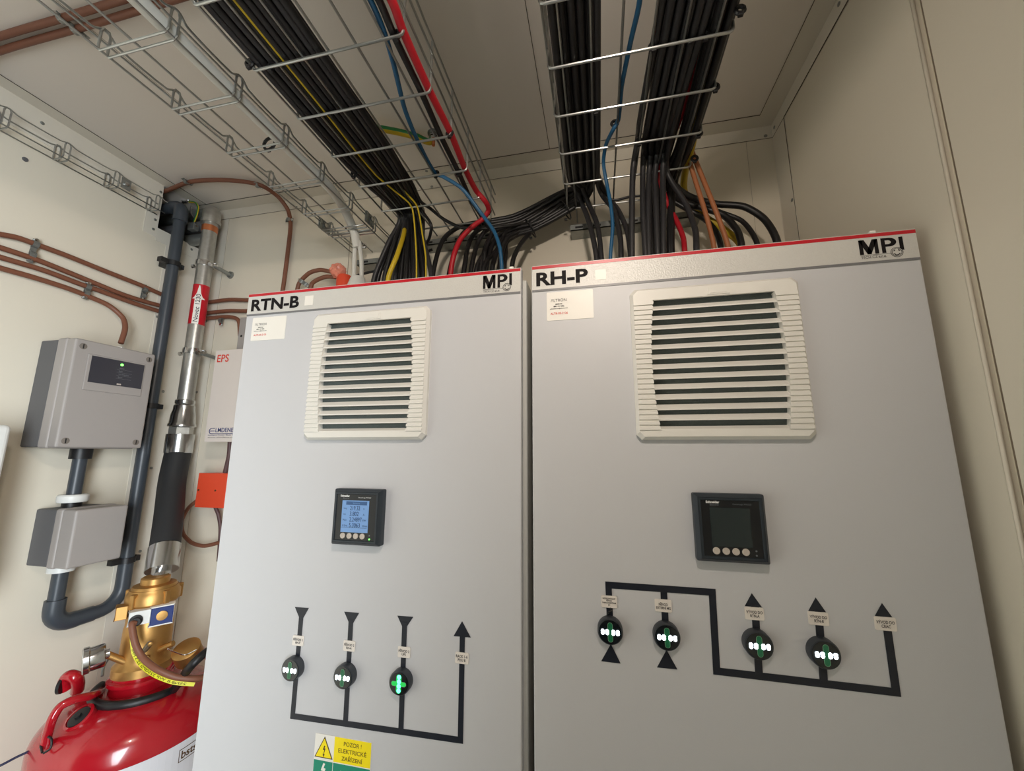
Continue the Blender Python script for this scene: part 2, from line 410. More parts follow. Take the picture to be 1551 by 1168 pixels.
def mpi(parent, x0, z0, w, h):
    """maker's mark: heavy MPI letters, a thin rule, TECH CZ s.r.o. and a round emblem"""
    y = -0.0007; s = w
    def poly(pts, m=BLACKINK, name='logo'):
        return B().prism([(x0+p[0]*w, y, z0+p[1]*h) for p in pts], (0, -0.0002, 0))
    bw = 0.085
    b = B()
    def add(pts):
        b.prism([(x0+p[0]*w, y, z0+p[1]*h) for p in pts], (0, -0.0002, 0))
    lo = 0.24
    add([(0, lo), (bw, lo), (bw, 1), (0, 1)])
    add([(0.42-bw, lo), (0.42, lo), (0.42, 1), (0.42-bw, 1)])
    add([(0.0, 1), (0.12, 1), (0.255, 0.42), (0.255, lo), (0.17, lo)])
    add([(0.42, 1), (0.30, 1), (0.165, 0.42), (0.165, lo), (0.25, lo)])
    add([(0.49, lo), (0.49+bw, lo), (0.49+bw, 1), (0.49, 1)])
    # bowl of the P
    n = 14; outer = []; inner = []
    cx, cz, ro, ri = 0.66, 0.775, 0.225, 0.085
    add([(0.57, 1), (0.67, 1), (0.67, 0.875), (0.57, 0.875)])
    add([(0.57, 0.675), (0.67, 0.675), (0.67, 0.55), (0.57, 0.55)])
    for k in range(n):
        a0 = math.pi/2-math.pi*k/n; a1 = math.pi/2-math.pi*(k+1)/n
        add([(cx+0.72*ro*math.cos(a0), cz+ro*math.sin(a0)), (cx+0.72*ro*math.cos(a1), cz+ro*math.sin(a1)),
             (cx+0.6*ri*math.cos(a1)*0.9, cz+ri*math.sin(a1)), (cx+0.6*ri*math.cos(a0)*0.9, cz+ri*math.sin(a0))])
    add([(0.88, 0.40), (0.88+bw, 0.30), (0.88+bw, 1), (0.88, 1)])
    lg = b.build('logo', BLACKINK, parent)
    b = B(); add2 = lambda pts: b.prism([(x0+p[0]*w, y, z0+p[1]*h) for p in pts], (0, -0.0002, 0))
    add2([(0.0, 0.19), (0.68, 0.19), (0.68, 0.205), (0.0, 0.205)])
    ec = Vector((x0+0.80*w, y, z0+0.23*h)); R = 0.135*w
    for ra, rb in ((R, R*0.93), (R*0.80, R*0.74)):
        for k in range(28):
            a0, a1 = 2*math.pi*k/28, 2*math.pi*(k+1)/28
            b.prism([ec+Vector((r_*math.cos(a), 0, r_*math.sin(a))) for r_, a in ((ra, a0), (ra, a1), (rb, a1), (rb, a0))], (0, -0.0003, 0))
    for k in range(4):
        a0 = math.pi/4+k*math.pi/2
        pts = [ec+Vector((math.cos(a)*q*R, 0, math.sin(a)*q*R)) for q, a in ((0.62, a0-0.35), (0.62, a0+0.35), (0.45, a0+0.25), (0.45, a0-0.25))]
        b.prism(pts, (0, -0.0003, 0))
    b.prism([ec+Vector((R*x, 0, R*z)) for x, z in ((-0.28, -0.62), (0.28, -0.62), (0.2, -0.48), (-0.2, -0.48))], (0, -0.0003, 0))
    b.build('emblem', BLACKINK, parent)
    text('TECH CZ', (x0+0.01*w, y, z0+0.02*h), 0.36*w, 0.13*h, TAGTXT, parent, 'lettering')
    text('s.r.o.', (x0+0.40*w, y, z0+0.02*h), 0.17*w, 0.09*h, TAGTXT, parent, 'lettering', fat=0.02)
a = fp(731.5, 446); c = fp(777, 414); mpi(hdL, a.x+0.0, a.z+0.002, c.x-a.x, c.z-a.z-0.002)
a = fp(1304, 396.5); c = fp(1368, 357); mpi(hdR, a.x, a.z+0.003, c.x-a.x, c.z-a.z-0.0045)

def sticker(parent, corners, code):
    P = [fp(*q) for q in corners]            # bl, br, tr, tl
    x0, x1 = (P[0].x+P[3].x)/2, (P[1].x+P[2].x)/2; z0, z1 = (P[0].z+P[1].z)/2, (P[2].z+P[3].z)/2
    o = B().prism(rrect(x0, x1, z0, z1, 0.002, -0.0003), (0, -0.0004, 0)).build('sticker', STICKER, parent)
    o['label'] = 'white service sticker with small print'
    w, h = x1-x0, z1-z0; y = -0.0008
    def tx(s, u0, u1, v0, v1, m, fat=0.0): text(s, (x0+u0*w, y, z0+v0*h), (u1-u0)*w, (v1-v0)*h, m, o, 'lettering', fat)
    tx('\u039bLTRON', 0.09, 0.43, 0.65, 0.755, TAGTXT)
    tx('SERVIS', 0.19, 0.34, 0.545, 0.585, BLACKINK, 0.03)
    tx('800 157 586', 0.15, 0.38, 0.465, 0.51, BLACKINK, 0.03)
    tx('callcentrum@altron.net', 0.07, 0.455, 0.385, 0.43, BLACKINK, 0.02)
    tx(code, 0.08, 0.455, 0.20, 0.275, REDTXT, 0.01)
sticker(doorL, [(379.5, 516.5), (431, 513.5), (434.5, 478.5), (384, 481.5)], 'ALTR-05-2120')
sticker(doorR, [(829, 486.8), (899.5, 481.2), (898, 438.7), (827.5, 443.2)], 'ALTR-05-2126')

# ---- filter grilles
def grille(parent, cx, cz, w=0.2505, h=0.2505):
    x0, x1, z0, z1 = cx-w/2, cx+w/2, cz-h/2, cz+h/2
    D = 0.0135
    N = 13; oz0, oz1 = z0+0.0145, z1-0.0225
    P_ = (oz1-oz0)/N
    def edge(z, side):                      # bowed sides of the opening
        t = (z-oz0)/(oz1-oz0); bow = 0.0075*(1-(2*t-1)**2)
        return (x0+0.0335-bow+0.002) if side < 0 else (x1-0.0335+bow-0.002)
    fr = B()
    ch = 0.008
    out = [(x0+ch, z0), (x1-ch, z0), (x1, z0+ch), (x1, z1-ch), (x1-ch, z1), (x0+ch, z1), (x0, z1-ch), (x0, z0+ch)]
    s2 = 0.0045
    inn = [(cx+(p[0]-cx)*(1-s2/(w/2)), cz+(p[1]-cz)*(1-s2/(h/2))) for p in out]
    # outer skirt (bevelled rim)
    for i in range(8):
        a, c = out[i], out[(i+1) % 8]; ai, ci = inn[i], inn[(i+1) % 8]
        fr.quad([(a[0], 0, a[1]), (c[0], 0, c[1]), (c[0], -D*0.55, c[1]), (a[0], -D*0.55, a[1])])
        fr.quad([(a[0], -D*0.55, a[1]), (c[0], -D*0.55, c[1]), (ci[0], -D, ci[1]), (ai[0], -D, ai[1])])
    # face: bands above and below, side columns row by row
    def face(pts): fr.quad([(p[0], -D, p[1]) for p in pts])
    ix0, ix1, iz0, iz1 = x0+s2, x1-s2, z0+s2, z1-s2; chi = ch*(1-s2/(w/2))
    fr.prism([(x, -D, z) for x, z in ((ix0+chi, iz0), (ix1-chi, iz0), (ix1, iz0+chi), (ix1, oz0), (ix0, oz0), (ix0, iz0+chi))], (0, 0.004, 0))
    fr.prism([(x, -D, z) for x, z in ((ix0, oz1), (ix1, oz1), (ix1, iz1-chi), (ix1-chi, iz1), (ix0+chi, iz1), (ix0, iz1-chi))], (0, 0.004, 0))
    M_ = 26
    for k in range(M_):
        za, zb = oz0+(oz1-oz0)*k/M_, oz0+(oz1-oz0)*(k+1)/M_
        for sd in (-1, 1):
            ea, eb = edge(za, sd), edge(zb, sd)
            xo = ix0 if sd < 0 else ix1
            fr.prism([(xo, -D, za), (ea, -D, za), (eb, -D, zb), (xo, -D, zb)], (0, D-0.0005, 0))
            # fine horizontal ribs
            fr.prism([(xo, -D, za+0.0003), (ea-sd*0.0008, -D, za+0.0003), (eb-sd*0.0008, -D, zb-0.0030), (xo, -D, zb-0.0030)], (0, -0.0020, 0))
    g = fr.build('filter_grille', GRILLE, parent)
    B().box(x0+0.02, x1-0.02, -0.0012, 0.001, oz0-0.004, oz1+0.004).build('filter_mat', FILTER, g)
    sl = B()
    for k in range(N):
        za = oz0+P_*k
        if k == 0: continue
        zt, zb = za+P_*0.46-P_*0.10, za-P_*0.10
        e0, e1 = edge(za, -1)-0.002, edge(za, 1)+0.002
        sl.prism([(e0, -D+0.0002, zb), (e0, -D+0.0002, zb+0.0026), (e0, -0.0035, zt+0.0026), (e0, -0.0035, zt+0.001)], (e1-e0, 0, 0))
    sl.prism([(x0+0.03, -D+0.0002, oz0-0.001), (x0+0.03, -D+0.0002, oz0+0.0016), (x0+0.03, -0.0035, oz0+P_*0.4), (x0+0.03, -0.0035, oz0)], (w-0.06, 0, 0))
    sl.build('louvre', GRILLE, g)
    r = B()                                   # latch plate with raised rim
    r.prism([(cx-0.0165+0.01, -D, z1-0.0205), (cx+0.0165+0.01, -D, z1-0.0205), (cx+0.0145+0.01, -D, z1-0.0085), (cx-0.0145+0.01, -D, z1-0.0085)], (0, -0.0012, 0))
    r.prism([(cx-0.0125+0.01, -D-0.0012, z1-0.0185), (cx+0.0125+0.01, -D-0.0012, z1-0.0185), (cx+0.0122+0.01, -D-0.0012, z1-0.0105), (cx-0.0122+0.01, -D-0.0012, z1-0.0105)], (0, -0.0006, 0))
    r.build('latch', GRILLE, g)
    return g
vR = [fp(955, 441), fp(1209, 421), fp(1237, 664), fp(965, 662)]
vL = [fp(478, 470), fp(653, 465), fp(643, 668), fp(455, 668)]
k_ = (0.665-0.010)/0.665
def cen(q): 
    s = sum(q, Vector())/4; return (0+(s.x)*k_, 1.764+(s.z-1.764)*k_)
grille(doorL, *cen(vL)); grille(doorR, *cen(vR))

# ---- power meters
def meter(parent, cx, cz, on):
    h = 0.048; D = 0.020
    b = B()
    def ringbox(r0, y0, r1, y1):
        p0 = [(cx-r0, y0, cz-r0), (cx+r0, y0, cz-r0), (cx+r0, y0, cz+r0), (cx-r0, y0, cz+r0)]
        p1 = [(cx-r1, y1, cz-r1), (cx+r1, y1, cz-r1), (cx+r1, y1, cz+r1), (cx-r1, y1, cz+r1)]
        for i in range(4): b.quad([p0[i], p0[(i+1) % 4], p1[(i+1) % 4], p1[i]])
    b.box(cx-h, cx+h, -D*0.72, 0, cz-h, cz+h, bev=0.0025, seg=3)
    ringbox(h-0.001, -D*0.7, h-0.0050, -D); ringbox(h-0.0055, -D, h-0.0085, -D); ringbox(h-0.0085, -D, h-0.0095, -D+0.002)
    m = b.build('power_meter', METERB, parent)
    m['label'] = 'square panel meter with lit blue display' if on else 'square panel meter with dark display'
    B().box(cx-h+0.0092, cx+h-0.0092, -D+0.0016, -D+0.005, cz-h+0.0092, cz+h-0.0092).build('meter_face', METERF, m)
    sx0, sx1, sz0, sz1 = cx-0.0275, cx+0.0255, cz-0.0255, cz+0.0285
    B().box(sx0, sx1, -D+0.0010, -D+0.002, sz0, sz1).build('display', LCDON if on else LCDOFF, m)
    for k in range(4):
        q = (cx-0.0225+k*0.0128, -D+0.0016, cz-0.0315)
        B().lathe([(0.0049, 0), (0.0049, 0.0012), (0.0041, 0.002), (0.002, 0.0016), (0.0, 0.0016)], q, (0, -1, 0), 20).build('button', BUTTON, m)
    for k in range(2):
        q = (cx+0.0295, -D+0.0016, cz-0.0295-k*0.006)
        B().lathe([(0.0012, 0), (0.0012, 0.0006), (0, 0.0008)], q, (0, -1, 0), 10).build('led', LEDPOINT if (on and k == 1) else FAINT, m)
    y = -D+0.0014
    text('Schneider', (cx-0.032, y, cz+0.0345), 0.0185, 0.0036, WHITEINK, m, 'lettering', 0.04)
    text('Electric', (cx-0.0265, y, cz+0.0312), 0.012, 0.0024, FAINT, m, 'lettering')
    text('PowerLogic PM5320', (cx+0.004, y, cz+0.0322), 0.0245, 0.0026, FAINT if not on else WHITEINK, m, 'lettering')
    if on:
        y = -D+0.0008; W_ = sx1-sx0; H_ = sz1-sz0
        B().box(sx0+0.008, sx1-0.004, y-0.0001, y+0.0003, sz1-0.0075, sz1-0.0015).build('display_bar', LCDBAR, m)
        text('Summary', (cx-0.006, y-0.0002, sz1-0.0062), 0.014, 0.003, LCDON, m, 'lettering')
        for i, (l, v, u_) in enumerate((('Vavg', '219.32', 'V'), ('Iavg', '3.802', 'A'), ('Ptot', '2.24897', 'kW'), ('E Del', '5.3063', 'MWh'))):
            z = sz1-0.0165-i*0.0096
            text(l, (sx0+0.0035, y, z+0.001), None, 0.003, LCDTXT, m, 'lettering')
            text(v, (sx0+0.0165, y, z), [0.0195, 0.0175, 0.024, 0.021][i], 0.0072, LCDTXT, m, 'lettering')
            text(u_, (sx1-0.0105, y, z+0.001), None, 0.003, LCDTXT, m, 'lettering')
        B().box(sx0+0.002, sx1-0.002, y, y+0.0003, sz0+0.0078, sz0+0.0082).build('display_rule', LCDTXT, m)
    return m
def mc(q): s = sum((fp(*p, -0.019) for p in q), Vector())/4; return (s.x, s.z)
meter(doorL, *mc([(505.6, 742), (577.5, 744), (572.5, 827), (498.6, 824)]), True)
meter(doorR, *mc([(1051.5, 749.5), (1158.8, 752), (1168, 855), (1059, 849)]), False)

# ---- diagram tapes
def tape(parent, pts, w, lift=0.0):
    """polyline of tape segments on the door, mitred"""
    P = [Vector((p.x, p.z)) for p in (fp(*q) for q in pts)]
    L = []; R_ = []
    for i, p in enumerate(P):
        if i == 0: d = (P[1]-P[0]).normalized(); n = Vector((-d.y, d.x)); k = 1
        elif i == len(P)-1: d = (P[-1]-P[-2]).normalized(); n = Vector((-d.y, d.x)); k = 1
        else:
            d0 = (P[i]-P[i-1]).normalized(); d1 = (P[i+1]-P[i]).normalized()
            n0 = Vector((-d0.y, d0.x)); n1 = Vector((-d1.y, d1.x)); n = (n0+n1).normalized(); k = 1/max(0.3, n.dot(n0))
        L.append(p+n*w/2*k); R_.append(p-n*w/2*k)
    b = B()
    for i in range(len(P)-1):
        b.prism([(q.x, -0.0003, q.y) for q in (L[i], L[i+1], R_[i+1], R_[i])], (0, -0.0004-lift, 0))
    return b
def tri(b, pts): b.prism([fp(*q, -0.0003) for q in pts], (0, -0.0004, 0))
w = 0.0085
def dia(parent, polylines, polys, w):
    b = B()
    for li, pl in enumerate(polylines):
        t = tape(parent, pl, w, 0.00012*(1+li)); me = bpy.data.meshes.new('x'); t.bm.to_mesh(me); t.bm.free(); b.bm.from_mesh(me); bpy.data.meshes.remove(me)
    for p in polys: tri(b, p)
    o = b.build('mimic_line', NAVYTAPE, parent); o['label'] = 'black tape mimic diagram with arrows'
    return o
dia(doorL, [[(456.7, 932), (443.5, 1084.5), (697.5, 1121), (700.5, 962)], [(532, 937), (523.5, 1095)], [(613.2, 942), (607.5, 1106)]],
    [[(447, 919.5), (468, 921), (459, 937), (453.5, 936)], [(521.5, 926.5), (544, 928.5), (535, 944), (528.5, 943)],
     [(602, 932.5), (626, 934.5), (616.5, 949), (609, 948.5)], [(687, 963.5), (713, 965.8), (700, 941)]], 0.0088)
dia(doorR, [[(924.6, 955), (921.6, 886), (1078.5, 897), (1085.4, 1016.3), (1357, 1048.4), (1341, 935)], [(1005, 892), (1008.7, 962)],
            [(1143, 915), (1149.5, 1023)], [(1239, 925), (1247.5, 1034)]],
    [[(910.5, 1001.5), (940, 1005), (926.5, 978), (925.5, 956), (923.8, 978)], [(995, 1011), (1026, 1014), (1011, 987), (1009.5, 963), (1008, 987)],
     [(1128, 918), (1154, 920), (1138.7, 898.5)], [(1224, 925.5), (1251, 927.5), (1235.3, 905)], [(1325, 933), (1352, 936), (1335.7, 913.5)]], 0.0095)
def nameplate(parent, cpx, w, h, s, tilt=0.0):
    c = fp(*cpx, -0.0012)
    o = B().prism(rrect(c.x-w/2, c.x+w/2, c.z-h/2, c.z+h/2, 0.0016, -0.0004), (0, -0.0012, 0), bev=0.0003).build('nameplate', TAG, parent)
    n = s.count('\n')+1
    hh = {1: 0.003, 2: 0.0098, 3: 0.011, 4: 0.0125}[n]
    ww = max(len(x) for x in s.split('\n'))*{2: 0.0026, 4: 0.0017}.get(n, 0.002)
    ww = min(ww, w*0.86)
    text(s, (c.x, -0.0017, c.z-hh/2), ww, hh, TAGTXT, o, 'lettering', 0.02, align='center', line=0.95)
    return o
PW, PH = 0.0225, 0.0165
nameplate(doorL, (451.5, 970.5), PW, PH, 'P\u0158\u00cdVOD 1\nRH-P')
nameplate(doorL, (529, 978.5), PW, PH, 'P\u0158\u00cdVOD 2\nRH-A')
nameplate(doorL, (612, 988), PW, PH, 'P\u0158\u00cdVOD 2\nUPS')
nameplate(doorL, (699.5, 997), PW, PH, 'RACK 1-6\nPDU B')
nameplate(doorR, (922.5, 911.5), PW*1.03, PH*1.03, 'NEZ\u00c1LOHOVAN\u00dd\nP\u0158\u00cdVOD\nENERGOCENTRUM\nJIH')
nameplate(doorR, (1004.5, 917.5), PW*1.05, PH*1.05, 'P\u0158\u00cdVOD\nEXTERN\u00cd MG')
nameplate(doorR, (1142.5, 929.5), PW*1.1, PH*1.02, 'V\u00ddVOD DO\nRTN-A')
nameplate(doorR, (1239.5, 937), PW*1.1, PH*1.02, 'V\u00ddVOD DO\nRTN-B')
nameplate(doorR, (1341, 945), PW*1.1, PH*1.02, 'V\u00ddVOD DO\nCRAC')
# ---- indicator lamps
def lamp(parent, c, green=False, label=None):
    p = fp(*c); x, z = p.x, p.z; D = 0.0125; R = 0.0186
    o = B().lathe([(R, 0), (R, D*0.8), (R-0.0008, D*0.95), (R-0.0022, D), (0.0, D)], (x, 0, z), (0, -1, 0), 40).build('indicator_lamp', LAMPB, parent)
    o['label'] = label
    B().lathe([(R-0.0022, 0), (R-0.0022, 0.0006), (0, 0.0012)], (x, -D, z), (0, -1, 0), 40).build('lamp_face', LAMPF, o)
    y = -D-0.0012
    def slot(hw, hh, m, yy, nm): return B().prism(rrect(x-hw, x+hw, z-hh, z+hh, min(hw, hh)*0.98, yy, 6), (0, -0.0003, 0)).build(nm, m, o)
    def rim(hw, hh, yy):
        a = rrect(x-hw, x+hw, z-hh, z+hh, min(hw, hh)*0.98, yy, 6)
        B().tube([Vector(q) for q in a]+[Vector(a[0])], 0.00028, 5, raw=True).build('window_rim', LENSEDGE, o)
    if not green:
        slot(0.0034, 0.0132, LEDGD, y+0.0001, 'green_window'); rim(0.0034, 0.0132, y-0.0002)
        led = B()
        for k in (-3.0, -1.25, 1.25, 3.0):
            for dz in (-0.0012, 0.0014):
                led.lathe([(0.0026, 0), (0.002, 0.0006), (0, 0.0008)], (x+k*0.0036, y-0.0003, z+dz), (0, -1, 0), 10)
        led.build('white_led_bar', LEDW, o)
    else:
        slot(0.0128, 0.0034, GREENWASH, y+0.0001, 'green_window'); rim(0.0128, 0.0034, y-0.0002)
        slot(0.0045, 0.0136, GREENWASH, y, 'green_window')
        led = B()
        for k in (-3, -1, 1, 3):
            led.lathe([(0.0034, 0), (0.0026, 0.0006), (0, 0.0008)], (x+0.0004, y-0.0003, z+k*0.0033), (0, -1, 0), 14)
        led.build('green_led_bar', LEDG, o)
for c in ((447.5, 1009.5), (526, 1020.5)): lamp(doorL, c, label='round indicator with lit white bar')
lamp(doorL, (610, 1029), True, 'round indicator with lit green bar')
for c in ((924, 952), (1008.3, 960), (1145, 972.5), (1243.5, 985.5)): lamp(doorR, c, label='round indicator with lit white bar')
B().tube([fp(924.5, 921, -0.001), fp(926, 925, -0.004), fp(922, 927.5, -0.006), fp(919.5, 930, -0.003)], 0.0011, 6).build('wire_end', BLACKP, doorR)
# ---- warning sign on the left door (bottom of the frame and below)
sg0, sg1 = fp(478.5, 1111), fp(565, 1125)
sx0, sxm, sx1 = fp(478.3, 1115).x, fp(508.0, 1116).x, fp(563.5, 1124).x
sz1 = fp(508, 1115).z; szm = fp(507, 1154.5).z; szb = szm-(sz1-szm)
sign = B().box(sx0, sx1, -0.0009, -0.0002, szb-0.002, sz1).build('warning_sign', STICKER, doorL)
B().box(sxm, sx1-0.0003, -0.0012, -0.0009, szm+0.0012, sz1-0.0003).build('yellow_field', YELLOWS, sign)
B().box(sx0+0.0006, sxm-0.0012, -0.0012, -0.0009, szb, szm-0.0006).build('green_field', GREENS, sign)
B().box(sxm, sx1-0.0006, -0.0012, -0.0009, szb, szm-0.0006).build('green_field', GREENS, sign)
cx_, tw = (sx0+sxm)/2-0.0003, (sxm-sx0)*0.46
def tripts(k, y, dz=0.0): 
    zc_ = szm+0.0035; H = (sz1-szm)-0.006; cz_ = zc_+H/3
    return [(cx_-tw*k, y, cz_-H/3*k), (cx_+tw*k, y, cz_-H/3*k), (cx_, y, cz_+H*2/3*k)]
B().prism(tripts(1.0, -0.0009), (0, -0.0003, 0)).build('triangle_border', BROWNL, sign)
B().prism(tripts(0.86, -0.0012), (0, -0.0003, 0)).build('triangle_field', YELLOWS, sign)
def bolt(m, cx, cz, s, y):
    pts = [(0.05, 1.0), (0.28, 0.95), (0.12, 0.55), (0.36, 0.5), (0.08, -0.45), (0.26, -0.5), (-0.02, -1.0), (-0.16, -0.42), (-0.03, -0.44), (0.12, 0.25), (-0.2, 0.3)]
    B().prism([(cx+p[0]*s, y, cz+p[1]*s) for p in pts], (0, -0.0003, 0)).build('lightning_mark', m, sign)
bolt(BROWNL, cx_, szm+0.0135, 0.0085, -0.0015); bolt(STICKER, cx_, (szm+szb)/2, 0.0155, -0.0012)
sh = sz1-szm
for s, u0, u1, v in (('POZOR !', 0.26, 0.74, 0.70), ('ELEKTRICK\u00c9', 0.12, 0.88, 0.42), ('ZA\u0158\u00cdZEN\u00cd', 0.22, 0.78, 0.14)):
    text(s, (sxm+(sx1-sxm)*u0, -0.0012, szm+sh*v), (sx1-sxm)*(u1-u0), sh*(0.17 if '!' in s else 0.21), OLIVE, sign, 'lettering', 0.01)
text('HLAVN\u00cd\nVYP\u00cdNA\u010c', ((sxm+sx1)/2, -0.0012, szb+sh*0.2), (sx1-sxm)*0.72, sh*0.6, STICKER, sign, 'lettering', 0.03, align='center')

# ------------------------------------------------------------------ wire trays
def wire_tray(label, xa, xb, z, h, y0, y1, crosses, bottoms, sides, r=0.0022, rc=0.0025, rodend=None, slots=None):
    t = thing('wire_cable_tray', label, 'cable tray', ((xa+xb)/2, (y0+y1)/2, z))
    for i, x in enumerate(bottoms):
        ye = rodend[i] if rodend else y1
        B().rod((x, y0, z), (x, ye, z), r, 8).build('longitudinal_wire', GALV, t)
    for zz in sides:
        for x in (xa-0.002, xb+0.002):
            B().rod((x+(0.0045 if x < xb else -0.0045)*0, y0, zz), (x, y1, zz), r, 8).build('side_wire', GALV, t)
    c = 0.007
    for y in crosses:
        zt = z+h; zb = z-r-rc*0.6
        pts = [(xa, y, zt), (xa, y, zb+c), (xa+c*0.3, y, zb+c*0.3), (xa+c, y, zb), (xb-c, y, zb), (xb-c*0.3, y, zb+c*0.3), (xb, y, zb+c), (xb, y, zt)]
        B().tube(pts, rc, 8, raw=True).build('cross_wire', GALV, t)
    return t
ys2 = [-0.1775+0.1038*k for k in range(-9, 6)]
Z2 = 2.4345
b2 = [-0.0415+0.0497*k for k in range(6)]
tray2 = wire_tray('wide wire basket tray above the RH-P cabinet, full of black cables', -0.0665, 0.2325, Z2, 0.108, -1.3, 0.40, ys2, b2,
                  [Z2+0.038, Z2+0.078, Z2+0.106], rodend=[0.42, 0.40, 0.385, 0.37, 0.36, 0.35])
ys1 = [-0.1905+0.1043*k for k in range(-9, 6)]
Z1 = 2.4225
b1 = [-0.5455+0.0478*k for k in range(6)]
b1 = [at(*q, 'z', Z1).x for q in ((440, 97), (470, 88), (505, 78), (545, 68))]
b1 = [-0.569+0.003, -0.519, -0.4685, -0.419, -0.368, -0.318]
tray1 = wire_tray('wide wire basket tray above the RTN-B cabinet carrying a red cable', -0.5695, -0.2840, Z1, 0.108, -1.3, 0.37, ys1, b1,
                  [Z1+0.038, Z1+0.078, Z1+0.106], rodend=[0.34, 0.36, 0.38, 0.38, 0.37, 0.36])
# narrow tray with paired cross wires
def loop_tray(label, xa, xb, z, h, y0, y1, crosses, gap, bottoms, toprods, r=0.002, group=None, side=True, sag=0.012):
    t = thing('wire_cable_tray', label, 'cable tray', ((xa+xb)/2, (y0+y1)/2, z))
    for x in bottoms: B().rod((x, y0, z), (x, y1, z), r, 8).build('longitudinal_wire', GALV, t)
    for x in toprods:
        pts = []; yy = [y for y in crosses]
        for i, y in enumerate(yy):
            pts += [(x, y-gap/2-0.012, z+h-sag), (x, y-gap/2+0.002, z+h-0.002), (x, y+gap/2-0.002, z+h-0.002), (x, y+gap/2+0.012, z+h-sag)]
        pts = [(x, y0, z+h-sag)]+pts+[(x, y1, z+h-sag)]
        B().tube(pts, r, 8, sub=4).build('edge_wire', GALV, t)
        if side: B().rod((x, y0, z+h*0.5), (x, y1, z+h*0.5), r*0.9, 8).build('side_wire', GALV, t)
    c = 0.006; zb = z-r
    for y in crosses:
        loop = []
        ya, yb = y-gap/2, y+gap/2
        P1 = [(xa, ya, z+h-0.008), (xa, ya, zb+c), (xa+c, ya, zb), (xb-c, ya, zb), (xb, ya, zb+c), (xb, ya, z+h-0.008), (xb, ya+0.003, z+h), (xb, yb-0.003, z+h),
              (xb, yb, z+h-0.008), (xb, yb, zb+c), (xb-c, yb, zb), (xa+c, yb, zb), (xa, yb, zb+c), (xa, yb, z+h-0.008), (xa, yb-0.003, z+h), (xa, ya+0.003, z+h), (xa, ya, z+h-0.008)]
        B().tube(P1, r*1.05, 8, raw=True).build('cross_loop', GALV, t)
    return t
Z0 = 2.4215
ys0 = [-0.268+0.1165*k for k in range(-8, 6)]
tray0 = loop_tray('narrow wire tray with a white plastic conduit, left of the black cable bundles', -0.794, -0.645, Z0, 0.046, -1.3, 0.428, ys0, 0.013,
                  [-0.790, -0.7195, -0.649], [-0.7955, -0.6435])
ys3 = [0.006+0.1145*k for k in range(-10, 3)]
tray3 = loop_tray('small wire tray fixed along the top of the left wall', -1.436, -1.398, 2.551, 0.047, -1.3, 0.262, ys3, 0.012,
                  [-1.434, -1.400], [-1.4375, -1.3965], r=0.0018, side=False, sag=0.007)
tp = at(190, 287, 'x', -1.39)
B().box(-1.392, -1.3895, tp.y-0.012, tp.y+0.012, 2.553, 2.587).build('clamp_plate', ZINC, tray3)
B().lathe([(0.006, 0), (0.006, 0.004), (0, 0.005)], (-1.3895, tp.y, 2.57), (1, 0, 0), 12).build('clamp_bolt', CHROME, tray3)
# couplers and wall bracket at the far end of the narrow tray
yk = 0.285
for x in (-0.797, -0.6415):
    b = B(); b.box(x-0.0018, x+0.0018, yk-0.022, yk+0.022, Z0+0.002, Z0+0.036, bev=0.0008)
    for k in range(3): b.box(x-0.004, x+0.004, yk-0.02+k*0.014, yk-0.012+k*0.014, Z0+0.004, Z0+0.034)
    b.build('coupler', ZINC, tray0)
    B().lathe([(0.006, -0.005), (0.006, 0.005), (0, 0.006)], (x+0.003, yk, Z0+0.02), (1, 0, 0), 10).build('coupler_bolt', CHROME, tray0)
for dy in (-0.014, 0.0, 0.014):
    B().rod((-0.79, yk+dy, Z0-0.004), (-0.65, yk+dy, Z0-0.004), 0.002, 8).build('coupler_wire', GALV, tray0)
def wall_channel(label, x0, x1, z0, z1, yd=0.05, grp=None):
    t = thing('wall_bracket', label, 'bracket', ((x0+x1)/2, YB-0.001, z0), grp)
    b = B(); b.box(x0, x1, YB-0.003, YB-0.0005, z0, z1); b.box(x0, x1, YB-yd, YB-0.003, z0, z0+0.0025); b.box(x0, x1, YB-yd, YB-yd+0.0025, z0, z0+0.018)
    b.build('channel', ZINC, t)
    s = B(); n = max(2, int((x1-x0)/0.045))
    for k in range(n):
        xc = x0+(k+0.5)*(x1-x0)/n
        s.box(xc-0.011, xc+0.011, YB-yd-0.0006, YB-yd+0.0001, z0+0.006, z0+0.012)
    s.build('slot', GASKET, t)
    return t
a = at(547, 396, 'y', YB-0.05); c = at(602, 383, 'y', YB-0.05)
br0 = wall_channel('galvanised wall bracket carrying the end of the narrow wire tray', a.x-0.015, c.x+0.03, a.z-0.012, a.z+0.028)
B().lathe([(0.010, 0), (0.010, 0.004), (0.006, 0.005), (0.006, 0.012), (0, 0.013)], at(552, 374, 'y', YB-0.055), (0, -1, 0.2), 6).build('bolt', CHROME, br0)
a = at(640, 371, 'y', YB-0.05); c = at(752, 360, 'y', YB-0.05)
wall_channel('galvanised wall bracket behind the red cable, under the wide tray end', a.x-0.05, c.x, a.z-0.003, a.z+0.035)
a = at(864, 350, 'y', YB-0.05); c = at(1062, 322, 'y', YB-0.05)
wall_channel('long galvanised wall bracket behind the black drops to RH-P', a.x, c.x, a.z, a.z+0.035)

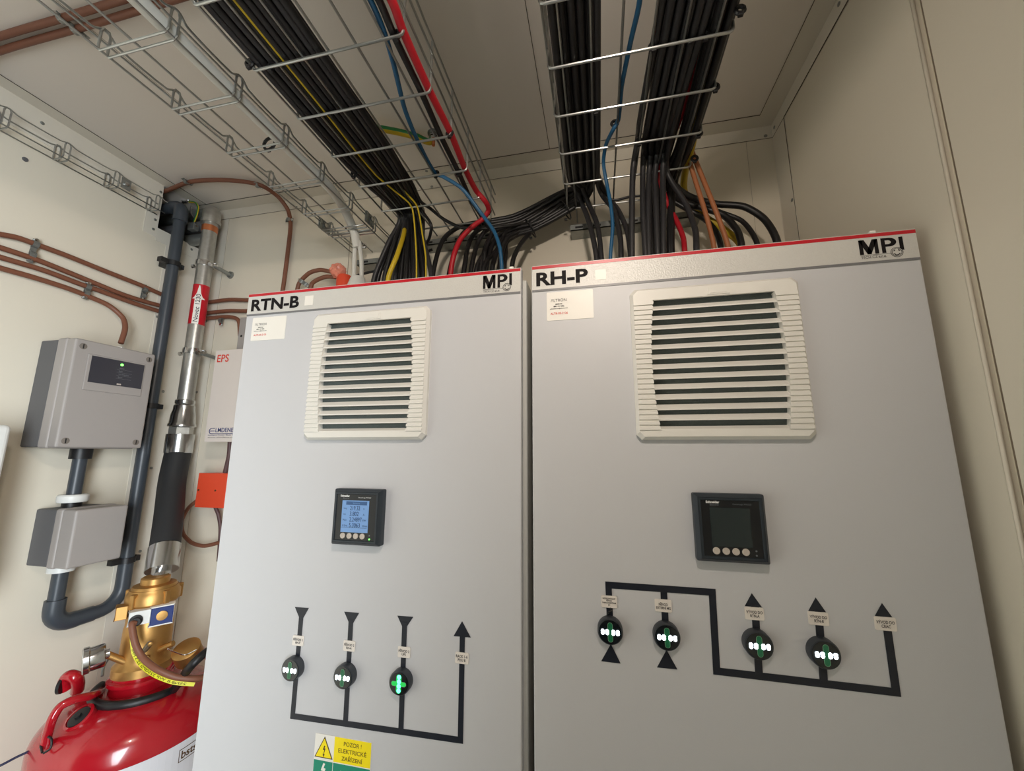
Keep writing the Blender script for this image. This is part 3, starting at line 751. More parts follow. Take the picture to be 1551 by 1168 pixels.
# ------------------------------------------------------------------ cables
def cable(label, path, r=0.0066, m=None, group=None, name='power_cable', cat='cable', n=10, mfun=None, mats=None, sub=6):
    o = B().tube(path, r, n, sub=sub, mfun=mfun).build(name, mats or m or BLACKC, None, sharp=60)
    return tag(o, label, cat, group)
def drop(pts, Y, extra=True):
    out = [at(p[0], p[1], 'y', p[2] if len(p) > 2 else Y) for p in pts]
    l = out[-1]; out.append(Vector((l.x+(l.x-out[-2].x)*0.25, l.y, 2.0865+0.0)))
    return out
rz = 0.0066
def intray(x, z, ys, jit=0.0015):
    return [Vector((x+random.uniform(-jit, jit), y, z+random.uniform(0, jit))) for y in ys]
ZA, ZB2, ZC3 = Z2+0.0022+rz, Z2+0.0022+rz*2.8, Z2+0.0022+rz*4.6
# right tray, left group, going over to the left cabinet
LGA = 'black cables sweeping from the right tray down behind RTN-B'
la = 'black cable arching from the right-hand tray across to the RTN-B cabinet'
fan = [
    ([(878, 296, .34), (846, 318, .365), (806, 350, .36), (786, 374, .32), (776, 400, .29)], -0.050, ZA),
    ([(880, 290, .34), (848, 312, .355), (800, 345, .36), (768, 362, .33), (757, 403, .29)], -0.036, ZA),
    ([(884, 288, .345), (850, 308, .37), (796, 342, .365), (755, 357, .34), (737, 404, .28)], -0.022, ZA),
    ([(888, 284, .345), (852, 303, .36), (792, 338, .365), (748, 352, .34), (728, 406, .28)], -0.006, ZA),
    ([(880, 284, .35), (850, 299, .37), (788, 336, .375), (735, 350, .34), (714, 407, .28)], -0.045, ZB2),
    ([(884, 281, .35), (848, 296, .36), (786, 332, .37), (722, 350, .34), (703, 408, .27)], -0.030, ZB2),
    ([(888, 280, .35), (852, 291, .365), (782, 330, .375), (708, 347, .34), (681, 411, .27)], -0.014, ZB2),
    ([(892, 280, .35), (856, 289, .36), (778, 327, .37), (700, 342, .34), (672, 362, .31), (656, 414, .27)], 0.001, ZB2),
    ([(886, 292, .33), (852, 316, .35), (812, 338, .35), (770, 350, .35), (756, 375, .32), (746, 405, .28)], 0.009, ZA),
    ([(886, 296, .33), (850, 321, .35), (808, 345, .35), (772, 356, .35), (744, 372, .32), (722, 406, .28)], 0.016, ZB2),
    ([(890, 298, .33), (852, 325, .345), (806, 349, .35), (766, 362, .35), (752, 380, .32), (733, 405, .27)], 0.012, ZC3),
    ([(884, 300, .34), (848, 323, .36), (802, 347, .37), (768, 366, .35), (766, 386, .33), (764, 403, .30)], -0.01, ZC3),
]
for pts, x, z in fan:
    p = intray(x, z, (-1.3, -0.6, -0.1, 0.1))+[Vector((x, 0.24, z-0.002))]
    cable(la, p+drop(pts, 0.3), rz, BLACKC, LGA)
LGB = 'black cables dropping from the left side of the right tray into RH-P'
lb = 'black cable dropping into RH-P just left of the blue one or beside it'
for pts, x, z in (([(878.7, 301, .33), (891.6, 335, .30), (903, 386, .27)], -0.052, ZC3),
                  ([(889, 302.5, .33), (904.5, 340, .30), (911, 391.5, .27)], -0.038, ZC3),
                  ([(909.7, 291, .33), (930, 319, .31), (939.6, 360.6, .28), (940.6, 386, .27)], 0.017, ZA),
                  ([(918, 294, .34), (936, 318, .32), (950, 350, .28), (955, 384, .26)], 0.013, ZB2)):
    cable('black cable looping out of the right tray just beside the blue cable over RH-P', intray(x, z, (-1.3, -0.6, -0.1, 0.1))+[Vector((x, 0.22, z))]+drop(pts, 0.3), rz, DARKC, LGB)
# right tray, right groups
LGC = 'black cables dropping straight from the right tray into RH-P'
cc = [([(966, 213, .17), (958.7, 257, .20), (957, 386, .20)], 0.116, ZA, 0.020),
      ([(975, 230, .20), (973.5, 270, .22), (974, 322, .21), (978, 384, .2)], 0.1305, ZA, 0),
      ([(986, 228, .20), (983, 265, .22), (982, 322, .21), (983, 383, .2)], 0.145, ZA, 0),
      ([(996, 228, .20), (992, 268, .22), (994, 320, .21), (996, 381, .2)], 0.1595, ZA, 0),
      ([(1006, 228, .20), (1004, 268, .22), (1005, 320, .21), (1005, 381, .2)], 0.174, ZA, 0),
      ([(1010, 240, .21), (1011.6, 265, .24), (1038.7, 309, .24), (1053, 348, .22), (1055, 378, .20)], 0.1885, ZA, 0)]
for pts, x, z, dx in cc:
    x2 = at(pts[0][0], pts[0][1], 'z', z).x
    cable('black cable dropping straight down from the right tray into RH-P', intray(x, z, (-1.3, -0.6, -0.15))+[Vector((x2, 0.09, z))]+drop(pts, 0.2), rz, DARKC, LGC)
LGD = 'black cables sweeping right from the right tray onto RH-P'
dd = [([(1000, 285, .30), (1015.6, 302, .33), (1067, 332, .33), (1085, 352, .31), (1091.7, 374, .30)], 0.200, ZB2),
      ([(1012, 282, .30), (1036, 306, .33), (1093, 324.6, .33), (1116, 348, .31), (1123, 371, .30)], 0.207, ZA),
      ([(1018, 280, .30), (1040, 296, .33), (1085, 319, .34), (1124, 335, .33), (1147, 370, .30)], 0.222, ZA),
      ([(1022, 278, .30), (1045, 298, .33), (1085, 309, .34), (1126.6, 313, .33), (1157.6, 332, .32), (1177, 366, .30)], 0.228, ZB2)]
for i, (pts, x, z) in enumerate(dd):
    lab = ['black cable curving down behind the orange-brown pair, nearest them', 'black cable in front of the yellow one right of the orange-brown pair',
           'thinner black cable second from the right end of the RH-P drops', 'thick black cable arching furthest right over the RH-P cabinet'][i]
    cable(lab, intray(x, z, (-1.3, -0.6, -0.1, 0.08))+[Vector((x-0.004, 0.2, z-0.003))]+drop(pts, 0.3), [rz, 0.0078, 0.0058, 0.0082][i], BLACKC, LGD)
# extra layers that fill the right tray
LGE = 'black cables lying in the upper layer of the right tray'
for x, z in ((0.123, ZB2), (0.137, ZB2), (0.152, ZB2), (0.166, ZB2), (0.181, ZB2), (0.214, ZC3), (0.130, ZC3), (0.150, ZC3), (0.170, ZC3), (0.226, ZC3+0.01)):
    p = intray(x, z, (-1.3, -0.6, -0.15, 0.08))
    e1 = at(985+(x-0.12)*330, 262, 'y', .27); e2 = at(987+(x-0.12)*300, 300, 'y', .29); e3 = at(988+(x-0.12)*280, 380, 'y', .27)
    cable('black cable in the packed upper layer of the right tray', p+[Vector((x, 0.18, z-0.002)), e1, e2, e3, Vector((e3.x, .27, 2.0865))], rz, BLACKC, LGE)
# blue, red, tan, yellow-green in the right tray
blue = [(0.0745, -1.3, Z2+0.007)]
p = [Vector((0.090, -1.3, Z2+.0062)), Vector((0.088, -0.6, Z2+.0062))]+[at(*q, 'z', Z2+0.006) for q in ((969, 0), (955.5, 61.6), (941.8, 130), (936.6, 181.5))]
p += [at(930, 194, 'z', Z2-0.006), at(918, 219, 'y', 0.13), at(914, 246.6, 'y', .17), at(919, 278, 'y', .19), at(924.7, 308, 'y', .19), at(928, 342.5, 'y', .19), at(924.7, 390, 'y', .19), Vector((at(924, 390, 'y', .19).x, .19, 2.0865))]
cable('thin blue cable hanging from the right tray down to RH-P', p, 0.0042, BLUEC)
p = intray(0.193, ZB2+0.012, (-1.3, -0.5, 0.1))+drop([(1000, 262, .26), (1009, 304, .29), (1025.8, 337, .28), (1035, 360.6, .27), (1037, 381, .26)], .27)
cable('red cable dropping into RH-P between the black ones', p, 0.0062, REDC)
p = [Vector((0.226, -1.3, Z2+0.05)), Vector((0.226, -0.3, Z2+0.05)), Vector((0.228, 0.1, Z2+0.03))]
cable('orange-brown cable dropping into RH-P, left one of the pair', p+drop([(1043, 235, .23), (1046.6, 252, .25), (1069.8, 327, .25), (1081.5, 375, .25)], .25), 0.0055, ORANGEC)
p = [Vector((0.229, -1.3, Z2+0.065)), Vector((0.229, -0.3, Z2+0.065)), Vector((0.231, 0.1, Z2+0.04))]
cable('orange-brown cable dropping into RH-P, right one of the pair', p+drop([(1048, 226, .22), (1053, 242, .25), (1080, 309, .25), (1102.5, 373, .25)], .25), 0.0055, ORANGEC)
yg = lambda k, i: 1 if (k % 10) in (0, 1) else 0
p = [Vector((0.220, -1.3, Z2+0.05)), Vector((0.220, -0.1, Z2+0.05)), Vector((0.228, 0.2, Z2+0.02))]
cable('yellow and green earth cable passing behind the orange-brown pair', p+drop([(1036, 288, .35), (1059.6, 322, .37), (1100, 350, .36), (1122, 372, .35)], .35), 0.0085, group=None, mats=[YELC, GRNC], mfun=yg)

# left wide tray
ZD, ZE, ZF = Z1+0.0022+rz, Z1+0.0022+rz*2.8, Z1+0.0022+rz*4.6
LGF = 'black cables bundled in the wide tray over RTN-B'
ends = [(566, 424, .26), (582, 422, .25), (598, 420, .24), (607, 420, .26), (615, 419, .23), (625, 419, .25), (634, 418, .27), (641, 417, .25), (653, 416, .23), (572, 424, .28), (621, 419, .28), (629, 419, .22)]
xs = [-0.560, -0.5465, -0.533, -0.519, -0.5055, -0.492, -0.4785, -0.465, -0.4515, -0.553, -0.526, -0.498]
for i, (x, e_) in enumerate(zip(xs, ends)):
    z = ZD if i < 9 else ZE
    t = i if i < 9 else (i-9)*3.5
    pm = at(606+t*3.2, 330-t*1.0, 'y', 0.275)
    pk = at(602+t*2.9, 318-t*1.3, 'y', 0.235)
    p4 = at((e_[0]*0.42+(606+t*3.4)*0.58), 366, 'y', (e_[2]+.275)/2)
    e3 = at(e_[0], e_[1], 'y', e_[2])
    p = intray(x, z, (-1.3, -0.6, -0.15, 0.05))+[Vector((x*0.75+pk.x*0.25, 0.14, z)), Vector((x*0.4+pk.x*0.6, 0.205, z-0.001)), pm, p4, e3, Vector((e3.x+(e3.x-p4.x)*0.15, e_[2], 2.0865))]
    cable('black cable of the thick bundle running through the wide tray into RTN-B', p, rz, DARKC if i in (0, 2, 8) else BLACKC, LGF)
LGG = 'black cables lying in the upper layers of the RTN-B tray'
for x, z in ((-0.545, ZE), (-0.512, ZE), (-0.484, ZE), (-0.470, ZE), (-0.457, ZE), (-0.444, ZE), (-0.4395, ZD), (-0.54, ZF), (-0.52, ZF), (-0.50, ZF)):
    t = (x+0.545)*95
    pm = at(610+t*3.0, 330-t, 'y', 0.30); e3 = at(592+t*4.5, 420, 'y', .31)
    p = intray(x, z, (-1.3, -0.6, -0.15, 0.05))+[Vector((x*0.7+pm.x*0.3, 0.17, z)), Vector((x*0.3+pm.x*0.7, 0.245, z-0.004)), pm, e3, Vector((e3.x, .31, 2.0865))]
    cable('black cable in the packed upper layer of the tray over RTN-B', p, rz, BLACKC, LGG)
# yellow-green wires inside the bundle
LGH = 'thin yellow-green wires among the black bundle'
for x, zw, q, e_, rr in ((-0.5125, Z1+0.004, (625, 318), (631, 400), 0.0028), (-0.4995, ZE+0.004, (633, 316), (645, 392), 0.0028)):
    p = [Vector((x, -1.3, zw)), Vector((x+0.002, -0.5, zw)), Vector((x+0.004, -0.1, zw)), Vector((x+0.004, 0.1, zw)), at(q[0]-7, q[1]-12, 'y', .195), at(q[0], q[1], 'y', .215), at((q[0]+e_[0])/2+1, 356, 'y', .215), at(e_[0], e_[1], 'y', .21), Vector((at(e_[0]+2, 418, 'y', .21).x, .21, 2.0865))]
    cable('thin yellow and green wire running along the front of the black bundle', p, rr*0.8, group=LGH, mats=[YELC, GRNC], mfun=lambda k, i: 1 if k in (0, 1) else 0, n=8)
p = [Vector((-0.530, -1.3, ZF)), Vector((-0.530, 0.0, ZF)), Vector((-0.52, 0.15, ZE)), at(610, 330, 'y', .31), at(612, 352, 'y', .26), at(601, 388, 'y', .20), at(588, 422, 'y', .19), Vector((at(587, 424, 'y', .19).x, .19, 2.0865))]
cable('broad yellow and green earth cable dropping into RTN-B, left of centre', p, 0.0062, mats=[YELC, GRNC], mfun=lambda k, i: 1 if (k in (5, 6, 7, 8) and i < 40) else 0)
# strays
p = [Vector((-0.4430, -1.3, ZE)), Vector((-0.4430, 0.0, ZE)), Vector((-0.44, 0.15, ZD)), at(637, 305, 'z', Z1+.006), at(652, 316, 'y', .27), at(672, 332, 'y', .29), at(700, 345, 'y', .30), at(740, 346, 'y', .31), at(772, 342, 'y', .33), at(800, 338, 'y', .36)]
cable('black cable leaving the RTN-B tray and swinging right to the arching bundle', p, 0.0045, BLACKC)
p = [at(632, 305, 'z', Z1+.008), at(640, 320, 'y', .26), at(653, 341, 'y', .26), at(651, 358, 'y', .28), at(644, 378, 'y', .30), Vector((at(640, 400, 'y', .30).x, .30, 2.0865))]
cable('short black cable hooking back under the tray end beside the bundle', p, 0.0042, BLACKC)
p = [at(520, 424, 'y', .36), at(545, 416, 'y', .37), at(590, 405, 'y', .38), at(620, 392, 'y', .38), at(655, 378, 'y', .39)]
cable('thin black cable running low along the back wall behind the bundle', p, 0.004, BLACKC)
p = [at(735, 350, 'y', .33), at(724, 368, 'y', .31), at(712, 408, 'y', .29), Vector((at(711, 409, 'y', .29).x, .29, 2.0865))]
cable('thin black cable crossing in front of the fanned bundle over RTN-B', p, 0.004, DARKC)
# red, black and blue at the right side of the left tray
X1 = -0.2935
rp = [Vector((-0.300, -1.3, Z1+.009)), Vector((-0.300, -0.5, Z1+.009))]+[at(*q, 'z', Z1+0.009) for q in ((594, 2), (610, 46), (650, 136), (684, 205), (704, 255), (722, 290))]
rp += [at(735, 305, 'y', .24), at(740, 318, 'y', .27), at(733, 330, 'y', .28), at(715, 344, 'y', .27), at(698, 362, 'y', .26), at(688, 385, 'y', .25), at(683, 412, 'y', .25), Vector((at(682, 413, 'y', .25).x, .25, 2.0865))]
cable('bright red cable along the right edge of the tray over RTN-B', rp, 0.0068, REDC, name='power_cable')
p = [Vector((-0.318, -1.3, Z1+.008)), Vector((-0.316, -0.5, Z1+.008))]+[at(*q, 'z', Z1+0.008) for q in ((574, 0), (596, 52), (640, 144), (667, 205), (695, 262), (712, 300))]+[at(722, 316, 'y', .26), at(735, 336, 'y', .29), at(745, 350, 'y', .31), at(735, 380, 'y', .29), Vector((at(728, 406, 'y', .28).x, .28, 2.0865))]
cable('black cable running alongside the red one in the tray over RTN-B', p, 0.0058, BLACKC)
bp_ = [Vector((-0.325, -1.3, Z1+.007)), Vector((-0.325, -0.5, Z1+.007))]+[at(*q, 'z', Z1+0.007) for q in ((561, 0), (583, 52), (597, 100), (613, 165), (632, 212), (659, 262))]
bp_ += [at(672, 268, 'z', Z1-.008), at(700, 286, 'y', .14), at(728, 322, 'y', .17), at(748, 350, 'y', .17), at(757, 375, 'y', .16), at(760, 404, 'y', .16), Vector((at(760, 405, 'y', .16).x, .16, 2.0865))]
cable('blue cable dipping out of the tray over RTN-B beside the red one', bp_, 0.0044, BLUEC)
# translucent white conduit of the narrow tray
p = [Vector((-0.662, -1.3, Z0+.018)), Vector((-0.662, -0.3, Z0+.018)), Vector((-0.664, 0.02, Z0+.018)), at(500, 285, 'z', Z0+.014), at(522, 318, 'y', .25), at(536, 350, 'y', .30), at(541, 376, 'y', .31)]
cable('translucent white flexible conduit lying in the narrow wire tray', p, 0.0125, WHITEC, name='conduit', cat='conduit', n=16)
p = [at(538, 366, 'y', .31), at(536.5, 395, 'y', .31), at(536, 420, 'y', .31), Vector((at(536, 424, 'y', .31).x, .31, 2.0865))]
cable('white cable leaving the conduit end towards RTN-B, left one of two', p, 0.0062, WHITEC, name='power_cable', n=12)
p = [at(544, 366, 'y', .31), at(547.5, 395, 'y', .31), at(547.5, 420, 'y', .31), Vector((at(547.5, 424, 'y', .31).x, .31, 2.0865))]
cable('white cable leaving the conduit end towards RTN-B, right one of two', p, 0.0062, WHITEC, name='power_cable', n=12)
g_ = at(542, 424, 'y', .305)
t = thing('cable_gland', 'white plastic entry boot under the white conduits on RTN-B', 'cable gland', (g_.x, .305, 2.0865))
B().lathe([(0.034, 0), (0.034, 0.05), (0.028, g_.z-2.0865-0.02), (0.020, g_.z-2.0865+0.006), (0.017, g_.z-2.0865+0.008)], (g_.x, .305, 2.0865), n=24).build('boot', WHITEC, t)

# earth strap to the ceiling stud
sb = at(657, 208, 'z', 2.655)
t = thing('ceiling_stud', 'zinc bolt hanging from the ceiling at the end of the earth strap', 'bolt', (sb.x, sb.y, ZC-0.05))
B().lathe([(0.018, 0), (0.018, 0.003), (0.0, 0.003)], (sb.x, sb.y, ZC-0.0), (0, 0, -1), 24).build('washer', ZINC, t)
B().lathe([(0.012, 0.003), (0.012, 0.011), (0.0, 0.011)], (sb.x, sb.y, ZC), (0, 0, -1), 6).build('nut', CHROME, t)
B().lathe([(0.0105, 0.013), (0.0105, 0.021), (0.0, 0.021)], (sb.x, sb.y, ZC), (0, 0, -1), 6).build('nut', CHROME, t)
B().lathe([(0.0045, 0.0), (0.0045, 0.04), (0, 0.042)], (sb.x, sb.y, ZC), (0, 0, -1), 12).build('threaded_stud', COPPER, t)
zz = 2.652
p = [at(500, 192, 'z', 2.49), at(503, 188, 'z', 2.57), at(530, 189, 'z', 2.625), at(575, 195, 'z', 2.64), at(603, 200, 'z', zz), at(630, 207, 'z', zz), at(650, 215, 'z', zz), Vector((sb.x-0.004, sb.y+0.004, ZC-0.012))]
cable('thick yellow and green earth strap reaching the bolt in the ceiling', p, 0.0092, mats=[YELC, GRNC], mfun=yg, name='earth_cable', cat='cable')

# cable ties
tn = 0
def tie(c, label, r=0.0075, ax=(0, 1, 0), w=0.0065, head=True):
    c = Vector(c); t = thing('cable_tie', label, 'cable tie', c, 'black cable ties on the trays')
    ax = Vector(ax).normalized(); e1 = ax.orthogonal().normalized(); e2 = ax.cross(e1)
    pts = [c+e1*r*math.cos(2*math.pi*k/14)+e2*r*math.sin(2*math.pi*k/14) for k in range(15)]
    B().tube(pts, w/2, 6, raw=True).build('strap', BLACKP, t)
    B().box(c.x-0.004, c.x+0.004, c.y-0.003, c.y+0.003, c.z-r-0.005, c.z-r+0.001, bev=0.001).build('head', BLACKP, t)
for q, L in (((660, 263), 'small black tie holding the blue cable under the tray over RTN-B'), ((600, 53), 'small black tie on the red cable at the top of the photo'),
             ((681, 202), 'small black tie on the red cable near the ceiling bolt'), ((695, 261), 'small black tie on the black cable beside the red one'),
             ((740, 320), 'small black tie where the red cable leaves the tray'), ((410, 100), 'small black tie on the bundle at the top left of the tray'),
             ((500, 168), 'small black tie in the middle of the thick bundle'), ((583, 275), 'small black tie on the bundle near the back wall'),
             ((378, 96), 'small black tie on the left rim of the bundle near the top'), ((408, 218), 'small black tie around the white conduit'),
             ((536, 264), 'small black tie at the left rim of the bundle near the back')):
    tie(at(*q, 'z', (Z0+0.018 if q == (408, 218) else Z1+0.004)), L, r=0.0145 if q == (408, 218) else 0.0062)
for q, L in (((931, 187), 'small black tie holding the blue cable under the right tray'), ((1052, 240), 'small black tie on the orange-brown pair'),
             ((1121, 15), 'small black tie knob sticking out of the right rim of the right tray'), ((1045, 58), 'small black tie on the right group at the first cross wire'),
             ((1083, 132), 'small black tie at the right rim on the second cross wire'), ((903, 166), 'small black tie on the left group at the second cross wire'),
             ((990, 70), 'small black tie on the thick group near the top'), ((1068, 53), 'small black tie between the two right groups near the top'),
             ((968, 214), 'small black tie left of the thick group at the third cross wire'), ((1058, 202), 'small black tie at the right rim on the third cross wire')):
    tie(at(*q, 'z', Z2+0.004), L, r=0.0062)
for q, L, Y in (((804, 346), 'black tie around the arching bundle halfway across', .36), ((857, 318), 'black tie around the arching bundle below the right tray', .355)):
    tie(at(*q, 'y', Y), L, r=0.028, ax=(0.9, 0, 0.5), w=0.004)
p = [at(921, 302, 'y', .30), at(934, 303, 'y', .30), at(955, 298, 'y', .3), at(985, 296, 'y', .3), at(1010, 293, 'y', .31)]
cable('black strap linking the two black groups under the right tray end', p, 0.0032, BLACKC, cat='strap', name='cable_strap')

# ------------------------------------------------------------------ brown cables on walls and ceiling
rb = 0.0068
def wallx(pts, off=0.012): return [at(*q, 'x', XL+off) for q in pts]
def backy(pts, off=0.012): return [at(*q, 'y', YB-off) for q in pts]
def start(pts): # extend beyond the frame
    d = (pts[0]-pts[1]).normalized(); return [pts[0]+d*0.9]+pts
P1 = start(wallx([(0, 354.8), (26, 360), (51.6, 369), (103, 388), (155, 409), (216.6, 433.4), (243, 445)]))+backy([(284, 456.6), (312, 458), (348, 454), (380, 454.5)])+[Vector((-1.0, YB-0.012, at(380, 454.5, 'y', YB).z))]
P2 = start(wallx([(0, 375), (55.5, 393.5), (129, 423), (185.7, 446), (222, 457.5), (243, 463)]))+backy([(281, 471), (309.5, 474), (345.6, 471), (376, 471)])+[Vector((-1.0, YB-0.012, at(376, 471, 'y', YB).z))]
P3 = start(wallx([(0, 389.6), (64.5, 409), (126, 432), (144, 438), (206, 460.5), (241, 471.5)]))+backy([(281, 482.5), (309.5, 482.5), (345.6, 480), (361, 485)])+[Vector((at(370, 496, 'y', YB).x, YB-0.012, 2.16))]
cable('brown cable clipped across the left wall, topmost of the three', P1, rb, BROWNC, 'brown cables along the left wall', n=12)
cable('brown cable clipped across the left wall, middle of the three', P2, rb, BROWNC, 'brown cables along the left wall', n=12)
cable('brown cable clipped across the left wall, lowest of the three', P3, rb, BROWNC, 'brown cables along the left wall', n=12)
P4 = start(wallx([(0, 406), (51.6, 420.5), (103, 437), (134, 449)]))+wallx([(165, 463)], .02)+wallx([(185.7, 481)], 0.035)+[at(189.5, 497, 'x', XL+.05), at(183, 520, 'x', XL+.06)]
cable('brown cable curving down into the top of the large grey wall box', P4, rb, BROWNC, 'brown cables along the left wall', n=12)
def ceilz(pts, off=0.013): return [at(*q, 'z', ZC-off) for q in pts]
yA, yB_ = -0.2005, -0.1785
cable('brown cable crossing the ceiling at the top left, upper one in the photo', [Vector((-1.40, yA, 1.81)), Vector((-1.405, yA, 2.0)), Vector((XL+.012, yA, 2.2)), Vector((XL+.012, yA, ZC-.3)), Vector((XL+.02, yA, ZC-.06)), Vector((XL+.06, yA, ZC-.013)), Vector((-1.0, yA, ZC-.013)), Vector((-0.6, yA, ZC-.013)), Vector((0.1, yA, ZC-.013))], rb, BROWNC, 'brown cables across the ceiling', n=12)
cable('brown cable crossing the ceiling at the top left, lower one in the photo', [Vector((-1.40, yB_, 1.81)), Vector((-1.405, yB_, 2.0)), Vector((XL+.012, yB_, 2.2)), Vector((XL+.012, yB_, ZC-.3)), Vector((XL+.02, yB_, ZC-.06)), Vector((XL+.06, yB_, ZC-.013)), Vector((-1.0, yB_, ZC-.013)), Vector((-0.6, yB_, ZC-.013)), Vector((0.1, yB_, ZC-.013))], rb, BROWNC, 'brown cables across the ceiling', n=12)
P5 = [Vector((XL-0.2, 0.30, ZC-.02))]+ceilz([(252, 289), (290, 275), (345, 273), (393, 280)])+[at(420, 297, 'z', ZC-.02), at(436, 318, 'y', YB-.02)]+backy([(440, 340), (436, 380), (429, 434)])+[Vector((at(427, 436, 'y', YB).x, YB-.012, 2.1))]
P5s = P5
cable('brown cable sweeping along the rear ceiling corner and down the back wall', P5s, rb, BROWNC, 'brown cables across the ceiling', n=12)
P6 = [Vector((at(440, 445, 'y', .38).x, .38, 2.05)), at(452, 432, 'y', .38), at(468, 414, 'y', .38), at(485, 409, 'y', .38), at(502, 412, 'y', .38)]
cable('brown cable arching into the orange wrapped connector, upper one', P6, rb, BROWNC, 'brown cables ending at the orange connector', n=12)
P7 = [Vector((at(462, 445, 'y', .37).x, .37, 2.05)), at(472, 431, 'y', .37), at(485, 422, 'y', .37), at(497, 419, 'y', .37), at(508, 420, 'y', .37)]
cable('brown cable arching into the orange wrapped connector, lower one', P7, rb, BROWNC, 'brown cables ending at the orange connector', n=12)
oc = at(522, 424, 'y', .36)
t = thing('orange_connector', 'orange connector wrapped in clear orange film above RTN-B', 'connector', (oc.x, .36, 2.0865))
B().lathe([(0.022, 0), (0.024, 0.01), (0.024, oc.z-2.0865), (0.02, oc.z-2.0865+0.012), (0, oc.z-2.0865+0.014)], (oc.x, .36, 2.0865), n=20).build('connector_body', ORANGEB, t)
b = B(); pc = at(512, 411, 'y', .36)
tm = bmesh.new(); bmesh.ops.create_icosphere(tm, subdivisions=3, radius=0.024)
for v in tm.verts: v.co = v.co*(1+0.16*math.sin(v.co.x*300)*math.cos(v.co.z*260))
b.merge(tm, 0, Matrix.Translation(pc)); b.build('film_wrap', WRAP, t)
# clips for brown cables
def clip(c, nrm, along, label, rows=1, gap=0.022, grp='zinc clips on the brown cables'):
    c = Vector(c); nrm = Vector(nrm); al = Vector(along).normalized(); sd = nrm.cross(al).normalized()
    t = thing('cable_clip', label, 'clip', c, grp)
    for k in range(rows):
        cc_ = c+sd*(k-(rows-1)/2)*gap
        pts = [cc_+sd*0.0085*math.cos(a)+nrm*(0.0085*math.sin(a)) for a in [math.pi*i/8 for i in range(9)]]
        b = B()
        for i in range(8):
            b.prism([pts[i]-al*0.006, pts[i+1]-al*0.006, pts[i+1]+al*0.006, pts[i]+al*0.006], (pts[i]+pts[i+1]-2*cc_).normalized()*0.0014)
        b.build('saddle', ZINC, t)
    fo = sd*((rows-1)/2*gap+0.014)
    b = B(); a_, d_ = c-fo*1.25, c+fo*1.0
    b.prism([a_-al*0.006, d_-al*0.006, d_+al*0.006, a_+al*0.006], nrm*-0.0015+nrm*0.003)
    b.build('clip_base', ZINC, t)
    for k in ((-1,) if rows == 1 else (-1, 1)):
        q = c+fo*k*0.98 if rows == 1 else c+sd*k*((rows-1)/2*gap+0.012)
        B().lathe([(0.0045, 0), (0.0045, 0.004), (0, 0.005)], q+nrm*0.001, nrm, 8).build('screw', CHROME, t)
X_ = XL+0.012
for q, L, rows, g in (((50, 378), 'zinc double clip on the upper brown cables, left end of the wall', 2, 0.030), ((217, 443), 'zinc double clip on the upper brown cables beside the grey pipe', 2, 0.020),
                      ((131, 439), 'zinc double clip on the lower brown cables above the grey box', 2, 0.018)):
    c = at(*q, 'x', X_-0.001); clip(c, (1, 0, 0), (0, 1, -0.05), L, rows, g)
for q, L in (((106, 36), 'zinc clip across the two ceiling cables at top left'),):
    c = at(*q, 'z', ZC-.013); clip((c.x, (yA+yB_)/2, ZC-.013), (0, 0, -1), (1, 0, 0), L, 2, 0.022)
for q, L in (((283, 274), 'zinc clip on the sweeping ceiling cable above the grey pipe'), ((391, 280), 'zinc clip on the sweeping ceiling cable before its bend')):
    c = at(*q, 'z', ZC-.013); clip(c, (0, 0, -1), (0.9, -0.05, 0), L)
c = at(438, 334, 'y', YB-.013); clip(c, (0, -1, 0), (0, 0, 1), 'zinc clip on the brown cable going down the back wall')
c = at(336, 486, 'y', YB-.013); clip(c, (0, -1, 0), (1, 0, 0), 'zinc clip on the lowest brown cable right of the pipe')
c = at(461, 429, 'y', .38); clip(c, (0, -1, 0), (0.5, 0, 0.7), 'zinc clip joining the brown cables beside the orange connector', 2, 0.020)

# ------------------------------------------------------------------ wall boxes
def boxed_enclosure(name, label, y0, y1, z0, z1, xs_, scr=True):
    """wall enclosure on the left wall: dark back box, light lid with a raised front"""
    t = thing(name, label, 'junction box', (XL, (y0+y1)/2, z0))
    xa, xb, xc = xs_
    B().box(XL+0.001, xa, y0, y1, z0, z1, bev=0.004).build('back_box', BOXD, t)
    lid = B().box(xa, xb, y0-0.003, y1+0.003, z0-0.003, z1+0.003, bev=0.006, seg=3)
    lid.box(xb-0.004, xc, y0-0.001, y1+0.001, z0-0.001, z1+0.001, bev=0.005, seg=3)
    l = lid.build('lid', BOXL, t)
    if scr:
        for yy in (y0+0.016, y1-0.016):
            for zz_ in (z0+0.016, z1-0.018):
                s = B().lathe([(0.008, -0.001), (0.008, 0.0008), (0.0066, 0.0012), (0, 0.0012)], (xc, yy, zz_), (1, 0, 0), 20).build('lid_screw', SCREWG, l)
                bb = B(); bb.box(xc+0.0011, xc+0.0016, yy-0.0012, yy+0.0012, zz_-0.006, zz_+0.006); bb.build('screw_slot', GASKET, t)
    return t, l
big, lid = boxed_enclosure('alarm_enclosure', 'large grey wall box with a dark display panel and green light', 0.053, 0.241, 1.7725, 2.052, (-1.374, -1.340, -1.312))
fx = -1.312
b = B(); yA1, yB1 = 0.105, 0.222
pan = [at(*q, 'x', fx) for q in ((138, 539), (218, 553), (212.5, 589), (132, 579))]
py0, py1 = (pan[0].y+pan[3].y)/2, (pan[1].y+pan[2].y)/2; pz0, pz1 = (pan[2].z+pan[3].z)/2, (pan[0].z+pan[1].z)/2
B().box(fx-0.001, fx+0.0022, py0-0.008, py1+0.004, pz0-0.022, pz1+0.004, bev=0.002).build('panel_recess', BOXL, big)
pn = B().box(fx+0.001, fx+0.003, py0, py1, pz0, pz1).build('display_panel', BOXP, big)
